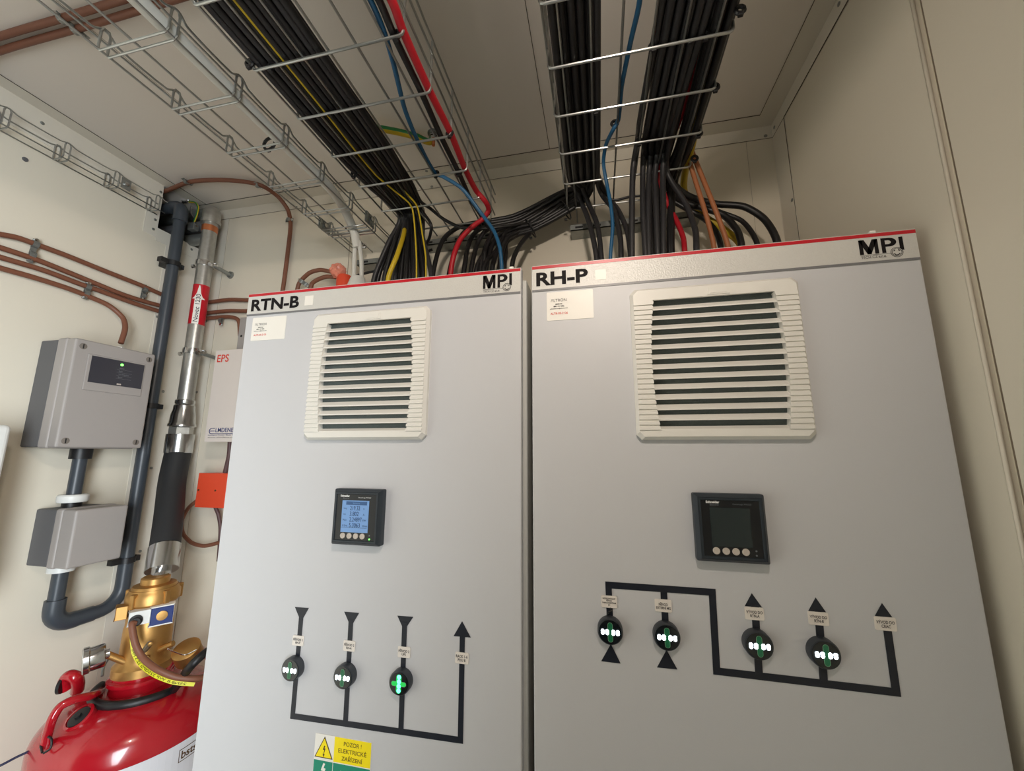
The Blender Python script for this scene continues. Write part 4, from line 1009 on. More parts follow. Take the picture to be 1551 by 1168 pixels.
def xtext(s, y, z, h, m, parent, w=None): return text(s, (fx+0.0031, y, z), w, h, m, parent, 'lettering', 0.01, ex=(0, 1, 0), ez=(0, 0, 1))
pm_ = py0+(py1-py0)*0.48
B().lathe([(0.0035, 0), (0.0035, 0.001), (0, 0.002)], (fx+0.003, py0+(py1-py0)*0.55, pz1-0.011), (1, 0, 0), 14).build('status_light', LEDPOINT, pn)
for i, s in enumerate(('Alarm', 'Fault', 'Gas extinguishing', 'Reset')):
    z = pz1-0.023-i*0.0085
    xtext(s, pm_+0.004, z, 0.0034, FAINT, pn)
    B().box(fx+0.003, fx+0.0032, pm_-0.001, pm_+0.036, z-0.0022, z-0.0018).build('printed_rule', FAINT, pn)
B().box(fx+0.003, fx+0.0034, pm_+0.004, pm_+0.014, pz0+0.003, pz0+0.0068).build('reset_key', BUTTON, pn)
gl = at(183, 518, 'x', XL+.065)
B().lathe([(0.013, 0), (0.013, 0.008), (0.009, 0.010), (0.009, 0.014), (0, 0.014)], (XL+0.065, gl.y, 2.0525), n=6).build('gland', WHITEP, big)
small, lid2 = boxed_enclosure('junction_box', 'small grey wall box with plain lid on the grey pipe loop', 0.1085, 0.222, 1.4745, 1.614, (-1.3645, -1.340, -1.2965), scr=False)
B().tube([at(147, 773, 'x', -1.325), at(158, 768, 'x', -1.325), at(166, 771, 'x', -1.325), at(176, 769, 'x', -1.325)], 0.0014, 6).build('lid_wire', CHROME, small)

# white device at the far left edge
wd_ = thing('wall_device', 'white wall-mounted device cut off at the left edge of the photo', 'wall unit', (XL, -0.1, 1.5))
B().box(XL+0.001, -1.365, -0.22, -0.016, 1.44, 1.815, bev=0.012, seg=4).build('housing', WHITEP, wd_)
B().box(-1.368, -1.325, -0.225, -0.020, 1.43, 1.822, bev=0.010, seg=4).build('cover', WHITEP, wd_)

# ------------------------------------------------------------------ grey PVC pipe
gx = XL+0.048
def gp(px, py, x=gx): return at(px, py, 'x', x)
main_y = 0.0
ptop = gp(258, 400); pbot = gp(196, 850)
yv = (ptop.y+pbot.y)/2
print('grey pipe y', ptop.y, pbot.y)
pipe = thing('grey_pipe', 'dark grey plastic pipe rising from the wall boxes to the ceiling opening', 'pipe', (gx, yv, 1.3))
rp_ = 0.0168
ztop_e = zat(gx, yv, 318)
zlow = gp(100, 945).z; yl = gp(85, 900).y
B().tube([(gx, yv, zlow+0.06), (gx, yv, ztop_e-0.03)], rp_, 20, raw=True).build('riser', PVC, pipe)
B().tube([(gx, yv, ztop_e-0.045), (gx, yv, ztop_e-0.01), (gx-0.008, yv, ztop_e+0.006), (gx-0.03, yv, ztop_e+0.014), (gx-0.05, yv, ztop_e+0.014)], rp_+0.004, 20, sub=5).build('elbow', PVC, pipe)
B().rod((gx-0.05, yv, ztop_e+0.014), (XL-0.38, yv, ztop_e+0.014), rp_, 20).build('branch', PVC, pipe)
rl = 0.052
zb_ = 1.318
def arc(cy, cz, r, a0, a1, n=8): return [Vector((gx, cy+r*math.cos(a0+(a1-a0)*k/n), cz+r*math.sin(a0+(a1-a0)*k/n))) for k in range(n+1)]
yl = gp(86, 900).y
# U-bend back up to the small box
B().tube([Vector((gx, yv, zb_+rl+0.06))]+arc(yv-rl, zb_+rl, rl, 0, -math.pi/2)+[Vector((gx, yv-rl-0.02, zb_))], rp_+0.001, 20, raw=True).build('bend', PVC, pipe)
B().tube([(gx, yv-rl-0.012, zb_), (gx, yl+0.03, zb_)], rp_+0.003, 20, raw=True).build('coupling', PVC, pipe)
r3 = 0.04
B().tube([Vector((gx, yl+r3+0.01, zb_))]+arc(yl+r3, zb_+r3, r3, -math.pi/2, -math.pi)+[Vector((gx, yl, zb_+r3+0.025))], rp_+0.004, 20, raw=True).build('elbow', PVC, pipe)
B().rod((gx, yl, zb_+r3), (gx, yl, 1.47), rp_-0.001, 20).build('riser', PVC, pipe)
B().lathe([(0.027, 0), (0.027, 0.016), (0.022, 0.02), (0, 0.02)], (gx, yl, 1.452), n=24).build('gland_nut', WHITEP, small)
ys_ = gp(115, 730).y
p2 = thing('grey_pipe', 'short dark grey plastic pipe between the large and the small wall box', 'pipe', (gx, ys_, 1.61))
B().rod((gx, ys_, 1.612), (gx, ys_, 1.7725), rp_-0.002, 20).build('tube', PVC, p2)
B().rod((gx, ys_, 1.742), (gx, ys_, 1.772), rp_+0.006, 20).build('socket', BLACKP, p2)
B().rod((gx, ys_, 1.616), (gx, ys_, 1.63), rp_+0.003, 20).build('socket', BLACKP, p2)
B().lathe([(0.029, 0), (0.031, 0.004), (0.031, 0.016), (0.028, 0.02), (0, 0.02)], (gx, ys_, 1.628), n=24).build('gland_nut', WHITEP, p2)
for q, L in ((400, 'black clamp holding the grey pipe near the ceiling opening'), (615, 'black clamp on the grey pipe behind the large wall box'), (848, 'black clamp on the grey pipe beside the small wall box')):
    z = zat(gx, yv, q)
    t = thing('pipe_clamp', L, 'clamp', (gx, yv, z), 'black clamps on the grey pipe')
    B().lathe([(rp_+0.004, -0.008), (rp_+0.004, 0.008), (rp_+0.0005, 0.008), (rp_+0.0005, -0.008)], (gx, yv, z), n=24).build('clamp_ring', BLACKP, t)
    b = B(); b.box(gx-0.012, gx+0.008, yv-0.042, yv-rp_, z-0.008, z+0.008, bev=0.0015); b.box(gx-0.012, gx+0.008, yv+rp_, yv+0.032, z-0.008, z+0.008, bev=0.0015); b.box(XL, gx-rp_, yv-0.01, yv+0.01, z-0.008, z+0.008)
    b.build('clamp_foot', BLACKP, t)

# ------------------------------------------------------------------ galvanised discharge pipe, hose, valve, cylinder
vx, vy = -1.334, 0.365
sp = thing('steel_pipe', 'galvanised steel pipe with red arrow label marked Novec 1230', 'pipe', (vx, vy, 1.9))
R1 = 0.0227
ze = zat(vx, vy, 333); zs = zat(vx, vy, 606)
B().tube([(vx, vy, zs), (vx, vy, ze)], R1, 28, raw=True).build('straight_pipe', STEEL, sp)
B().tube([(vx, vy, ze-0.012), (vx, vy, ze+0.004)]+[(vx-0.024*(1-math.cos(a)), vy+0.018*(1-math.cos(a)), ze+0.004+0.030*math.sin(a)) for a in (0.3, 0.6, 0.9, 1.2, 1.5)]+[(vx-0.085, vy+0.064, ze+0.034)], R1+0.0045, 28, sub=4).build('elbow', STEEL, sp)
B().lathe([(R1+0.007, 0), (R1+0.007, 0.012), (R1+0.003, 0.014)], (vx, vy, ze-0.018), n=28).build('elbow_bead', STEEL, sp)
zc_ = zat(vx, vy, 348)
B().lathe([(R1+0.001, -0.012), (R1+0.0012, 0.010)], (vx, vy, zc_), n=28).build('copper_band', COPPER, sp)
# red arrow label, curved round the pipe
zl0, zl1 = zat(vx, vy, 493), zat(vx, vy, 434)
cd = math.atan2(CAM.y-vy, CAM.x-vx)
b = B(); b.lathe([(R1+0.0006, 0), (R1+0.0006, zl1-zl0)], (vx, vy, zl0), n=40); lab = b.build('arrow_label', REDINK, sp)
def wrap_pts(pts, r): # (arc length, height) -> on the pipe
    out = []
    for s_, h in pts:
        a = cd-0.22-s_/r*-1.0
        out.append(Vector((vx+r*math.cos(a), vy+r*math.sin(a), zl0+h)))
    return out
H_ = zl1-zl0
b = B()
def wquad(x0, x1, h0, h1, x0b=None, x1b=None, n=6):
    x0b = x0 if x0b is None else x0b; x1b = x1 if x1b is None else x1b
    for i in range(n):
        f0, f1 = i/n, (i+1)/n
        q = wrap_pts([(x0+(x1-x0)*f0, h0), (x0+(x1-x0)*f1, h0), (x0b+(x1b-x0b)*f1, h1), (x0b+(x1b-x0b)*f0, h1)], R1+0.0012)
        b.quad(q)
wquad(-0.0095, 0.0095, 0.0, H_*0.62); wquad(-0.019, 0.019, H_*0.62, H_*0.97, -0.0006, 0.0006)
b.build('white_arrow', STICKER, lab)
tm = None
cu = bpy.data.curves.new('t', 'FONT'); cu.body = 'Novec 1230'; cu.size = 1; cu.offset = 0.01
o = bpy.data.objects.new('t', cu); C.objects.link(o); bpy.context.view_layer.update()
me = bpy.data.meshes.new_from_object(o.evaluated_get(bpy.context.evaluated_depsgraph_get())); bpy.data.objects.remove(o)
mx_ = max(v.co.x for v in me.vertices); my_ = max(v.co.y for v in me.vertices)
for v in me.vertices:
    h = v.co.x/mx_*H_*0.70+H_*0.04; s_ = (v.co.y/my_-0.5)*0.0115
    a = cd-0.22-s_/R1*1.0
    v.co = Vector((vx+(R1+0.0022)*math.cos(a), vy+(R1+0.0022)*math.sin(a), zl0+h))
me.materials.clear(); link_mesh('lettering', me, TAGTXT, lab)
# couplings at the lower end
zq = lambda py: zat(vx, vy, py)
k = [(zq(606), R1+0.001), (zq(607), R1+0.004), (zq(611), R1+0.0045), (zq(613), R1+0.002), (zq(615), R1+0.006), (zq(622), R1+0.0065), (zq(628), R1+0.010), (zq(641), R1+0.012), (zq(643), R1+0.0145), (zq(646), R1+0.0145), (zq(648), R1+0.008)]
B().lathe([(r_, z_-k[-1][0]) for z_, r_ in k[::-1]], (vx, vy, k[-1][0]), n=32).build('union', CHROME, sp)
B().lathe([(R1+0.0095, 0), (R1+0.0095, zq(648)-zq(659))], (vx, vy, zq(659)), n=6, smooth=False).build('hex_nut', STEEL, sp)
# cylinder axis
cx0, cy0 = -1.150, 0.212
hose = thing('flexible_hose', 'thick black rubber hose with steel ends between pipe and brass valve', 'hose', (vx, vy, 1.6))
htop = Vector((vx, vy, zq(658)))
dlow = at(244, 868, 'y', 0.262)
def hl(t, bulge=0.0): 
    p = htop.lerp(dlow, t); return p
zt1 = Vector((vx, vy, zq(686)))
f0 = at(250, 828, 'y', 0.262); f1 = at(245, 864, 'y', 0.240)
B().tube([htop, zt1+Vector((0, 0, 0.0))], 0.0372, 28, raw=True).build('ferrule', CHROME, hose)
B().tube([zt1, at(261, 730, 'y', .335), at(256, 780, 'y', .298), f0], 0.0348, 28, sub=6).build('hose_body', RUBBER, hose)
B().tube([f0, f1], 0.0362, 28, raw=True).build('ferrule', CHROME, hose)
f2 = at(241, 880, 'y', 0.225)
B().tube([f1, f2], 0.021, 24, raw=True).build('hose_tail', CHROME, hose)
# valve and cylinder
cyl = thing('gas_cylinder', 'red fire-suppression gas cylinder with white label and carrying handle', 'gas cylinder', (cx0, cy0, 0.0))
RC = 0.178
zn = zat(cx0, cy0, 1012)
prof = [(RC-0.01, 0.02), (RC, 0.04), (RC, zn-0.118)]
for i in range(1, 12):
    a = math.pi/2*i/12; prof.append((0.062+(RC-0.062)*math.cos(a), zn-0.118+0.084*math.sin(a)))
prof += [(0.060, zn-0.036), (0.056, zn-0.012), (0.060, zn), (0.0, zn)]
B().lathe(prof, (cx0, cy0, 0), n=64).build('shell', CYLRED, cyl)
B().lathe([(0.066, 0), (0.066, 0.008), (0.060, 0.01)], (cx0, cy0, zn-0.016), n=40).build('neck_ring', CYLRED, cyl)
# white wrap label
b = B(); zt_l = 1.096; ns = 30
ca = math.atan2(CAM.y-cy0, CAM.x-cx0)
lr = RC+0.0012
for i in range(ns):
    a0, a1 = ca-0.75+2.2*i/ns, ca-0.75+2.2*(i+1)/ns
    f = lambda a, z: (cx0+lr*math.cos(a), cy0+lr*math.sin(a), z)
    b.quad([f(a0, 0.5), f(a1, 0.5), f(a1, zt_l), f(a0, zt_l)])
lbl = b.build('cylinder_label', CYLLABEL, cyl)
for (a0, z0_, w_, h_, s) in ((ca+0.52, zt_l-0.036, 0.036, 0.016, 'bsts'),):
    cu = bpy.data.curves.new('t', 'FONT'); cu.body = s; cu.size = 1; cu.offset = 0.02
    o = bpy.data.objects.new('t', cu); C.objects.link(o); bpy.context.view_layer.update()
    me = bpy.data.meshes.new_from_object(o.evaluated_get(bpy.context.evaluated_depsgraph_get())); bpy.data.objects.remove(o)
    mx_ = max(v.co.x for v in me.vertices); my_ = max(v.co.y for v in me.vertices)
    for v in me.vertices:
        a = a0+v.co.x/mx_*w_/lr; v.co = Vector((cx0+(lr+0.0006)*math.cos(a), cy0+(lr+0.0006)*math.sin(a), z0_+v.co.y/my_*h_))
    me.materials.clear(); link_mesh('lettering', me, BROWNL, lbl)
    b = B()
    for (u0, u1, v0, v1) in ((-0.1, 1.1, -0.35, -0.25), (-0.1, 1.1, 1.2, 1.3), (-0.12, -0.08, -0.35, 1.3), (1.08, 1.12, -0.35, 1.3)):
        for i in range(5):
            ua, ub = u0+(u1-u0)*i/5, u0+(u1-u0)*(i+1)/5
            g = lambda u_, v_: (cx0+(lr+0.0006)*math.cos(a0+u_*w_/lr), cy0+(lr+0.0006)*math.sin(a0+u_*w_/lr), z0_+v_*h_)
            b.quad([g(ua, v0), g(ub, v0), g(ub, v1), g(ua, v1)])
    b.build('label_frame', BROWNL, lbl)
# carrying handles
def dome(px, py, dr=0.0):
    """point of the cylinder shoulder seen at this place of the photo"""
    best = None
    for i in range(400):
        y = cy0-RC*1.1+i*0.0012
        p = at(px, py, 'y', y)
        r_ = math.hypot(p.x-cx0, p.y-cy0)
        if r_ > RC+dr: continue
        if r_ > 0.062: s_ = (r_-0.062)/(RC-0.062+dr); zz2 = zn-0.118+(0.084+dr)*math.sqrt(max(0, 1-s_*s_))
        else: zz2 = zn
        if p.z < zz2: return p
    return at(px, py, 'y', cy0)
hp = [dome(68, 1131), dome(72, 1112, .02), dome(80, 1088, .05), dome(92, 1070, .06), dome(112, 1060, .055), dome(138, 1054, .035), dome(152, 1047, .0)]
B().tube(hp, 0.0085, 14).build('handle', CYLRED, cyl)
hk = [dome(250, 1020, .0), dome(262, 1003, .03), dome(285, 988, .05), dome(305, 984, .05), dome(320, 1000, .0)]
B().tube(hk, 0.0085, 14).build('handle', CYLRED, cyl)
# black round fitting with red flange
fd = dome(122, 1088); nd = (fd-Vector((cx0, cy0, zn-0.2))).normalized()
B().lathe([(0.026, -0.02), (0.026, 0.006), (0.021, 0.008), (0.021, 0.003), (0, 0.003)], fd, nd, 28).build('flange', CYLRED, cyl)
B().lathe([(0.0205, -0.006), (0.019, 0.007), (0.012, 0.0085), (0.006, 0.0085), (0.006, 0.013), (0, 0.013)], fd, nd, 24).build('plug', BLACKP, cyl)
kn = dome(104, 1036, .03); kb = at(104, 1034, 'y', cy0-0.10)
B().tube([at(117, 1046, 'y', cy0-.06), at(118, 1036, 'y', cy0-.07), at(114, 1026, 'y', cy0-.08), at(104, 1024, 'y', cy0-.085), at(97, 1034, 'y', cy0-.085), at(98, 1044, 'y', cy0-.08)], 0.0125, 14).build('lug', CYLRED, cyl)
B().lathe([(0.017, 0), (0.017, 0.006), (0.0, 0.007)], at(96, 1038, 'y', cy0-.09), (-0.8, -0.5, 0), 20).build('cap', BLACKP, cyl)
# brass valve on the cylinder
vz = lambda py: zat(cx0, cy0, py)
vb = thing('brass_valve', 'large brass cylinder valve under the black hose', 'valve', (cx0, cy0, zn))
V = [(0.060, zn), (0.060, vz(1000)), (0.052, vz(994)), (0.050, vz(985)), (0.049, vz(945)), (0.047, vz(940)), (0.047, vz(915)), (0.055, vz(908)), (0.055, vz(896)), (0.051, vz(892)), (0.049, vz(888)), (0.0, vz(888))]
B().lathe([(r_, z_-zn) for r_, z_ in V], (cx0, cy0, zn), n=48).build('valve_body', BRASS, vb)
V = [(0.047, vz(889)), (0.044, vz(884)), (0.030, vz(882)), (0.030, vz(874)), (0.026, vz(872)), (0.0, vz(872))]
B().lathe([(r_, z_-V[0][1]) for r_, z_ in V], (cx0, cy0, V[0][1]), n=40).build('valve_top', BRASS, vb)
for i in range(5):
    a = ca+0.5+i*2*math.pi/5; q = (cx0+0.053*math.cos(a), cy0+0.053*math.sin(a), vz(912))
    B().box(q[0]-0.006, q[0]+0.006, q[1]-0.006, q[1]+0.006, vz(912), vz(890), bev=0.002).build('valve_lug', BRASS, vb)
cdv = Vector((math.cos(ca), math.sin(ca), 0)); sdv = Vector((-cdv.y, cdv.x, 0))   # towards the camera, sideways
print('sidevec', sdv)
c0 = Vector((cx0, cy0, 0))
def vbox(s0, s1, f0_, f1_, z0_, z1_, nm, m, bev=0.0015, par=None):
    t_ = bmesh.new(); bmesh.ops.create_cube(t_, size=1)
    for v in t_.verts:
        s_ = (s0+s1)/2+v.co.x*(s1-s0); f_ = (f0_+f1_)/2+v.co.y*(f1_-f0_); z_ = (z0_+z1_)/2+v.co.z*(z1_-z0_)
        v.co = c0+sdv*s_+cdv*f_+Vector((0, 0, z_))
    if bev: bmesh.ops.bevel(t_, geom=t_.edges[:], offset=bev, segments=2, profile=0.5, affect='EDGES')
    bb = B(); bb.merge(t_); return bb.build(nm, m, par or vb)
vbox(-0.066, -0.044, 0.01, 0.036, vz(924), vz(905), 'side_block', BRASS)
vbox(-0.040, 0.000, 0.040, 0.064, vz(931), vz(911), 'solenoid_block', WHITEP)
o_ = vbox(0.000, 0.043, 0.044, 0.066, vz(936), vz(911), 'valve_label', NAVY)
vbox(-0.001, 0.044, 0.043, 0.0652, vz(938), vz(909), 'label_rim', STICKER, par=vb)
B().lathe([(0.011, 0), (0.011, 0.003), (0, 0.004)], c0+sdv*0.022+cdv*0.066+Vector((0, 0, (vz(936)+vz(911))/2)), cdv, 20).build('brass_screw', BRASS, vb)
B().lathe([(0.013, 0), (0.013, 0.004), (0.009, 0.006), (0.009, 0.014), (0, 0.014)], c0+sdv*-0.026+cdv*0.064+Vector((0, 0, vz(924))), cdv, 20).build('cable_socket', RUBBER, vb)
# stubs and gauge
B().rod(c0+sdv*-0.035+cdv*0.03+Vector((0, 0, vz(988))), at(161, 991, 'y', cy0-0.075), 0.0075, 14).build('gauge_stub', BRASS, vb)
B().rod(c0+sdv*0.02+cdv*0.035+Vector((0, 0, vz(982))), c0+sdv*0.052+cdv*0.055+Vector((0, 0, vz(972))), 0.007, 14).build('side_stub', BRASS, vb)
B().rod(c0+sdv*-0.002+cdv*0.045+Vector((0, 0, vz(975))), c0+sdv*0.006+cdv*0.066+Vector((0, 0, vz(962))), 0.0065, 14).build('relief_stub', ZINC, vb)
B().lathe([(0.0055, 0), (0.0045, 0.004), (0, 0.005)], c0+sdv*0.007+cdv*0.068+Vector((0, 0, vz(962))), cdv, 14).build('relief_cap', BRASS, vb)
B().lathe([(0.0055, 0), (0.0045, 0.004), (0, 0.005)], c0+sdv*0.005+cdv*0.052+Vector((0, 0, vz(985))), cdv, 14).build('relief_cap', BRASS, vb)
gc = at(150, 992, 'y', cy0-0.03)
gdir = Vector((-0.52, -0.84, -0.10)).normalized()
gg = thing('pressure_gauge', 'round steel pressure gauge on a brass stub left of the valve', 'gauge', gc)
st_ = at(161, 991, 'y', cy0-0.075)
B().lathe([(0.010, -0.006), (0.010, 0.0), (0.024, 0.001), (0.0255, 0.004), (0.0255, 0.026), (0.0285, 0.028), (0.0285, 0.037), (0.0265, 0.039)], st_, gdir, 32).build('gauge_case', CHROME, gg)
B().lathe([(0.026, 0.0392), (0.0, 0.0395)], st_, gdir, 32).build('gauge_glass', LCDOFF, gg)
B().tube([at(165, 996, 'y', cy0-.05), at(157, 1010, 'y', cy0-.05), at(155, 1024, 'y', cy0-.06)], 0.003, 8).build('gauge_tube', ZINC, gg)
# black corrugated sleeve round the neck, brown cable and yellow tag tape
def neck(a, r_, z): return Vector((cx0+r_*math.cos(a), cy0+r_*math.sin(a), z))
pts = [neck(ca-2.0+i*0.22, 0.080+0.002*i, zn-0.028-0.0008*i) for i in range(13)]+[at(292, 1006, 'y', .17), at(322, 984, 'y', .21), Vector((-0.90, .30, 1.20)), Vector((-0.78, .40, 1.0))]
sl = cable('black corrugated sleeve looped around the neck of the red cylinder', pts, 0.0095, BLACKP, cat='cable sleeve', name='corrugated_sleeve', n=12)
a_ = c0+sdv*-0.026+cdv*0.078+Vector((0, 0, vz(926)))
pts = [a_, at(200, 945, 'y', a_.y-.006), at(205, 975, 'y', a_.y-.008), at(216, 996, 'y', a_.y-.004), at(238, 1014, 'y', a_.y+.0), at(268, 1026, 'y', a_.y+.02), at(300, 1028, 'y', a_.y+.05), at(330, 1022, 'y', a_.y+.10), Vector((-0.84, .25, 1.12)), Vector((-0.77, .38, 0.95))]
cable('brown cable looping from the valve socket in front of the red cylinder', pts, 0.0068, BROWNC, n=12)
pts2 = [at(203, 966, 'y', a_.y-.006), at(206, 988, 'y', a_.y-.004), at(217, 1006, 'y', a_.y-.002), at(238, 1021, 'y', a_.y), at(265, 1031, 'y', a_.y+.015), at(296, 1034, 'y', a_.y+.04)]
S_ = smooth_path([Vector(p) for p in pts2], 8)
yt = thing('yellow_tag', 'yellow printed tape strip hanging under the brown valve cable', 'tag tape', S_[0])
b = B(); b2_ = B()
for i in range(len(S_)-1):
    def wn(j):
        d = (S_[min(j+1, len(S_)-1)]-S_[max(j-1, 0)]).normalized(); n_ = d.cross(CAM-S_[j]).normalized(); return n_*(-0.0075)
    b.quad([S_[i], S_[i+1], S_[i+1]+wn(i+1)*-1, S_[i]+wn(i)*-1])
tp_ = b.build('tape', YELTAPE, yt)
# lettering following the tape
cu = bpy.data.curves.new('t', 'FONT'); cu.body = '2SN8.8 WP 3250PSI 22.5 MPa'; cu.size = 1
o = bpy.data.objects.new('t', cu); C.objects.link(o); bpy.context.view_layer.update()
me = bpy.data.meshes.new_from_object(o.evaluated_get(bpy.context.evaluated_depsgraph_get())); bpy.data.objects.remove(o)
mx_ = max(v.co.x for v in me.vertices); my_ = max(v.co.y for v in me.vertices)
nS = len(S_)-1
for v in me.vertices:
    u_ = (1-v.co.x/mx_)*0.78+0.14; f_ = u_*nS; i = min(int(f_), nS-1); w_ = f_-i
    P0 = S_[i].lerp(S_[i+1], w_); d = (S_[i+1]-S_[i]).normalized(); tc_ = (CAM-P0).normalized(); n_ = d.cross(tc_).normalized()
    v.co = P0+n_*(0.0016+(1-v.co.y/my_)*0.0045)+tc_*0.0006
me.materials.clear(); link_mesh('lettering', me, BLACKINK, yt)
# red capped brass outlet behind the valve, right
q = at(283, 985, 'y', cy0+0.02)
cp = thing('brass_fitting', 'brass cap on a chain resting right of the valve on the cylinder', 'cap', q)
B().lathe([(0.030, -0.028), (0.030, 0.006), (0.024, 0.010), (0, 0.010)], q, (0.15, -0.5, 0.8), 28).build('fitting_body', BRASS, cp)
B().tube([at(254, 983, 'y', cy0-.06), at(265, 988, 'y', cy0-.04), at(280, 992, 'y', cy0-.02), at(298, 984, 'y', cy0-.01)], 0.0012, 6).build('chain', CHROME, cp)
# thin blue wire at bottom left
wx = [at(-30, 1172, 'y', 0.0), at(0, 1160, 'y', .02), at(25, 1147, 'y', .04), at(48, 1136, 'y', .06), at(57, 1127, 'y', .08), at(66, 1120, 'y', .09)]
cable('thin dark blue wire reaching the cylinder handle at bottom left', wx, 0.0024, mat('blue_wire', srgb(28, 32, 64), 0.45, var=0.05), name='wire')
pts = [dome(64, 1140, .012), dome(62, 1126, .012), dome(68, 1116, .018), dome(78, 1120, .02), dome(76, 1134, .012), dome(66, 1141, .012)]
cable('dark cord tied around the foot of the cylinder handle', pts, 0.002, BLACKP, name='cord', cat='cord')

# ------------------------------------------------------------------ small hardware by the ceiling opening
def ring_clamp(py, label):
    z = zat(vx, vy, py)
    t = thing('pipe_clamp', label, 'clamp', (vx, vy, z), 'steel clamps on the galvanised pipe')
    B().lathe([(R1+0.004, -0.009), (R1+0.0045, 0), (R1+0.004, 0.009), (R1+0.0005, 0.009), (R1+0.0005, -0.009)], (vx, vy, z), n=32).build('clamp_ring', CHROME, t)
    for sgn in (-1, 1):
        b = B(); b.box(vx+sgn*(R1+0.002), vx+sgn*(R1+0.022), vy-0.006, vy+0.006, z-0.009, z-0.002, bev=0.001) if sgn > 0 else b.box(vx-(R1+0.022), vx-(R1+0.002), vy-0.006, vy+0.006, z-0.009, z-0.002, bev=0.001)
        b.build('clamp_ear', CHROME, t)
        B().lathe([(0.0075, -0.014), (0.0075, -0.008), (0.004, -0.008), (0.004, 0.008), (0.0075, 0.008), (0.0075, 0.014), (0, 0.014)], (vx+sgn*(R1+0.014), vy, z-0.004), (0, 0.9, 0.3), 6).build('clamp_screw', CHROME, t)
    B().rod((vx+R1+0.012, vy+0.006, z-0.006), (vx+R1+0.016, YB-0.004, z-0.012), 0.0065, 12).build('standoff', ZINC, t)
    B().lathe([(0.014, 0), (0.012, 0.006), (0, 0.006)], (vx+R1+0.016, YB, z-0.012), (0, -1, 0), 16).build('standoff_foot', ZINC, t)
ring_clamp(401, 'steel ring clamp on the galvanised pipe above the red label')
ring_clamp(533, 'steel ring clamp on the galvanised pipe below the red label')
ec = Vector((vx-0.055, vy-0.03, zat(vx, vy, 345)))
t = thing('earth_clamp', 'steel earthing clamp with yellow-green loop between the two pipes', 'clamp', ec)
c1 = at(292, 344, 'y', vy-.01)
B().box(c1.x-0.012, c1.x+0.016, c1.y-0.01, c1.y+0.01, c1.z-0.014, c1.z+0.012, bev=0.002).build('clamp_block', ZINC, t)
B().rod(at(272, 335, 'y', vy-.01), at(298, 342, 'y', vy-.01), 0.005, 10).build('clamp_screw', CHROME, t)
B().lathe([(0.010, -0.004), (0.010, 0.006), (0, 0.006)], at(280, 304, 'y', vy-.01), (0.3, -0.8, 0.2), 6).build('clamp_nut', CHROME, t)
B().rod(at(275, 308, 'y', vy-.01), at(288, 302, 'y', vy-.01), 0.004, 10).build('clamp_screw', CHROME, t)
B().tube([at(287, 306, 'y', vy-.01), at(296, 307, 'y', vy-.012), at(300, 314, 'y', vy-.014), at(298, 326, 'y', vy-.014), at(294, 336, 'y', vy-.01)], 0.0032, 10, mfun=lambda k, i: 1 if k in (1, 2) else 0).build('earth_loop', [YELC, GRNC], t)
B().tube([at(290, 312, 'y', vy), at(289, 320, 'y', vy), at(292, 327, 'y', vy), at(296, 332, 'y', vy)], 0.003, 8).build('clamp_hook', CHROME, t)
# ducting seen inside the opening
dk = thing('recess_duct', 'dark ribbed grey ducts inside the opening of the left wall', 'duct', (XL-0.1, 0.36, 2.55))
for i, z in enumerate((2.525, 2.575, 2.625)):
    B().rod((XL-0.38, 0.385, z), (XL+0.075, 0.385, z), 0.02, 20).build('duct', ZINC if i != 1 else BOXD, dk)

# ------------------------------------------------------------------ boxes on the back wall
ex0, ez1, ez0 = -1.1938, 2.082, 1.793
t = thing('power_supply_box', 'white metal box marked EPS on the back wall, half hidden by RTN-B', 'enclosure', (-1.05, YB-0.05, ez0))
B().box(ex0, -0.86, 0.333, YB-0.001, ez0, ez1, bev=0.0012).build('housing', WHITEM, t)
B().box(ex0, -0.86, 0.330, 0.333, ez0-0.001, ez1+0.001, bev=0.0008).build('cover', WHITEM, t)
y_ = 0.3297
a = at(328.5, 549, 'y', y_); c = at(347.5, 536.5, 'y', y_); text('EPS', a, c.x-a.x, c.z-a.z, REDTXT, t, 'lettering', 0.012)
a = at(316.5, 657, 'y', y_); c = at(324.5, 649, 'y', y_)
b = B(); zA, zB_ = a.z, c.z; xA, xB = a.x, a.x+0.020
cu_ = [(xB, y_, zB_), (xA+0.006, y_, zB_), (xA+0.001, y_, (zA*0.25+zB_*0.75)), (xA, y_, (zA+zB_)/2), (xA+0.001, y_, (zA*0.75+zB_*0.25)), (xA+0.006, y_, zA), (xA+0.13, y_, zA)]
b.tube(cu_, 0.0011, 6, sub=3); b.rod((xA, y_, (zA+zB_)/2), (xB, y_, (zA+zB_)/2), 0.001, 6); b.build('logo', NAVY, t)
text('LMDENE', (xA+0.0235, y_, zA+0.0045), 0.066, (zB_-zA)-0.003, NAVY, t, 'lettering', 0.01)
text('Intelligent Power. Made Simple.', (xA-0.003, y_, zA-0.0065), 0.115, 0.0035, NAVY, t, 'lettering', 0.01)
text('www.elmdene.co.uk', (xA-0.003, y_, zA-0.0130), 0.115, 0.0035, TAGTXT, t, 'lettering', 0.0)
a = at(301.5, 717, 'y', .375); c = at(297.5, 768, 'y', .375)
t = thing('orange_box', 'small orange-red junction box on the back wall beside RTN-B', 'junction box', (-1.2, YB-.03, c.z))
B().box(a.x, a.x+0.11, .385, YB-.001, c.z, a.z, bev=0.003).build('back_box', ORANGEB, t)
B().box(a.x-0.001, a.x+0.111, .375, .385, c.z-0.001, a.z+0.001, bev=0.0015).build('lid', ORANGEB, t)
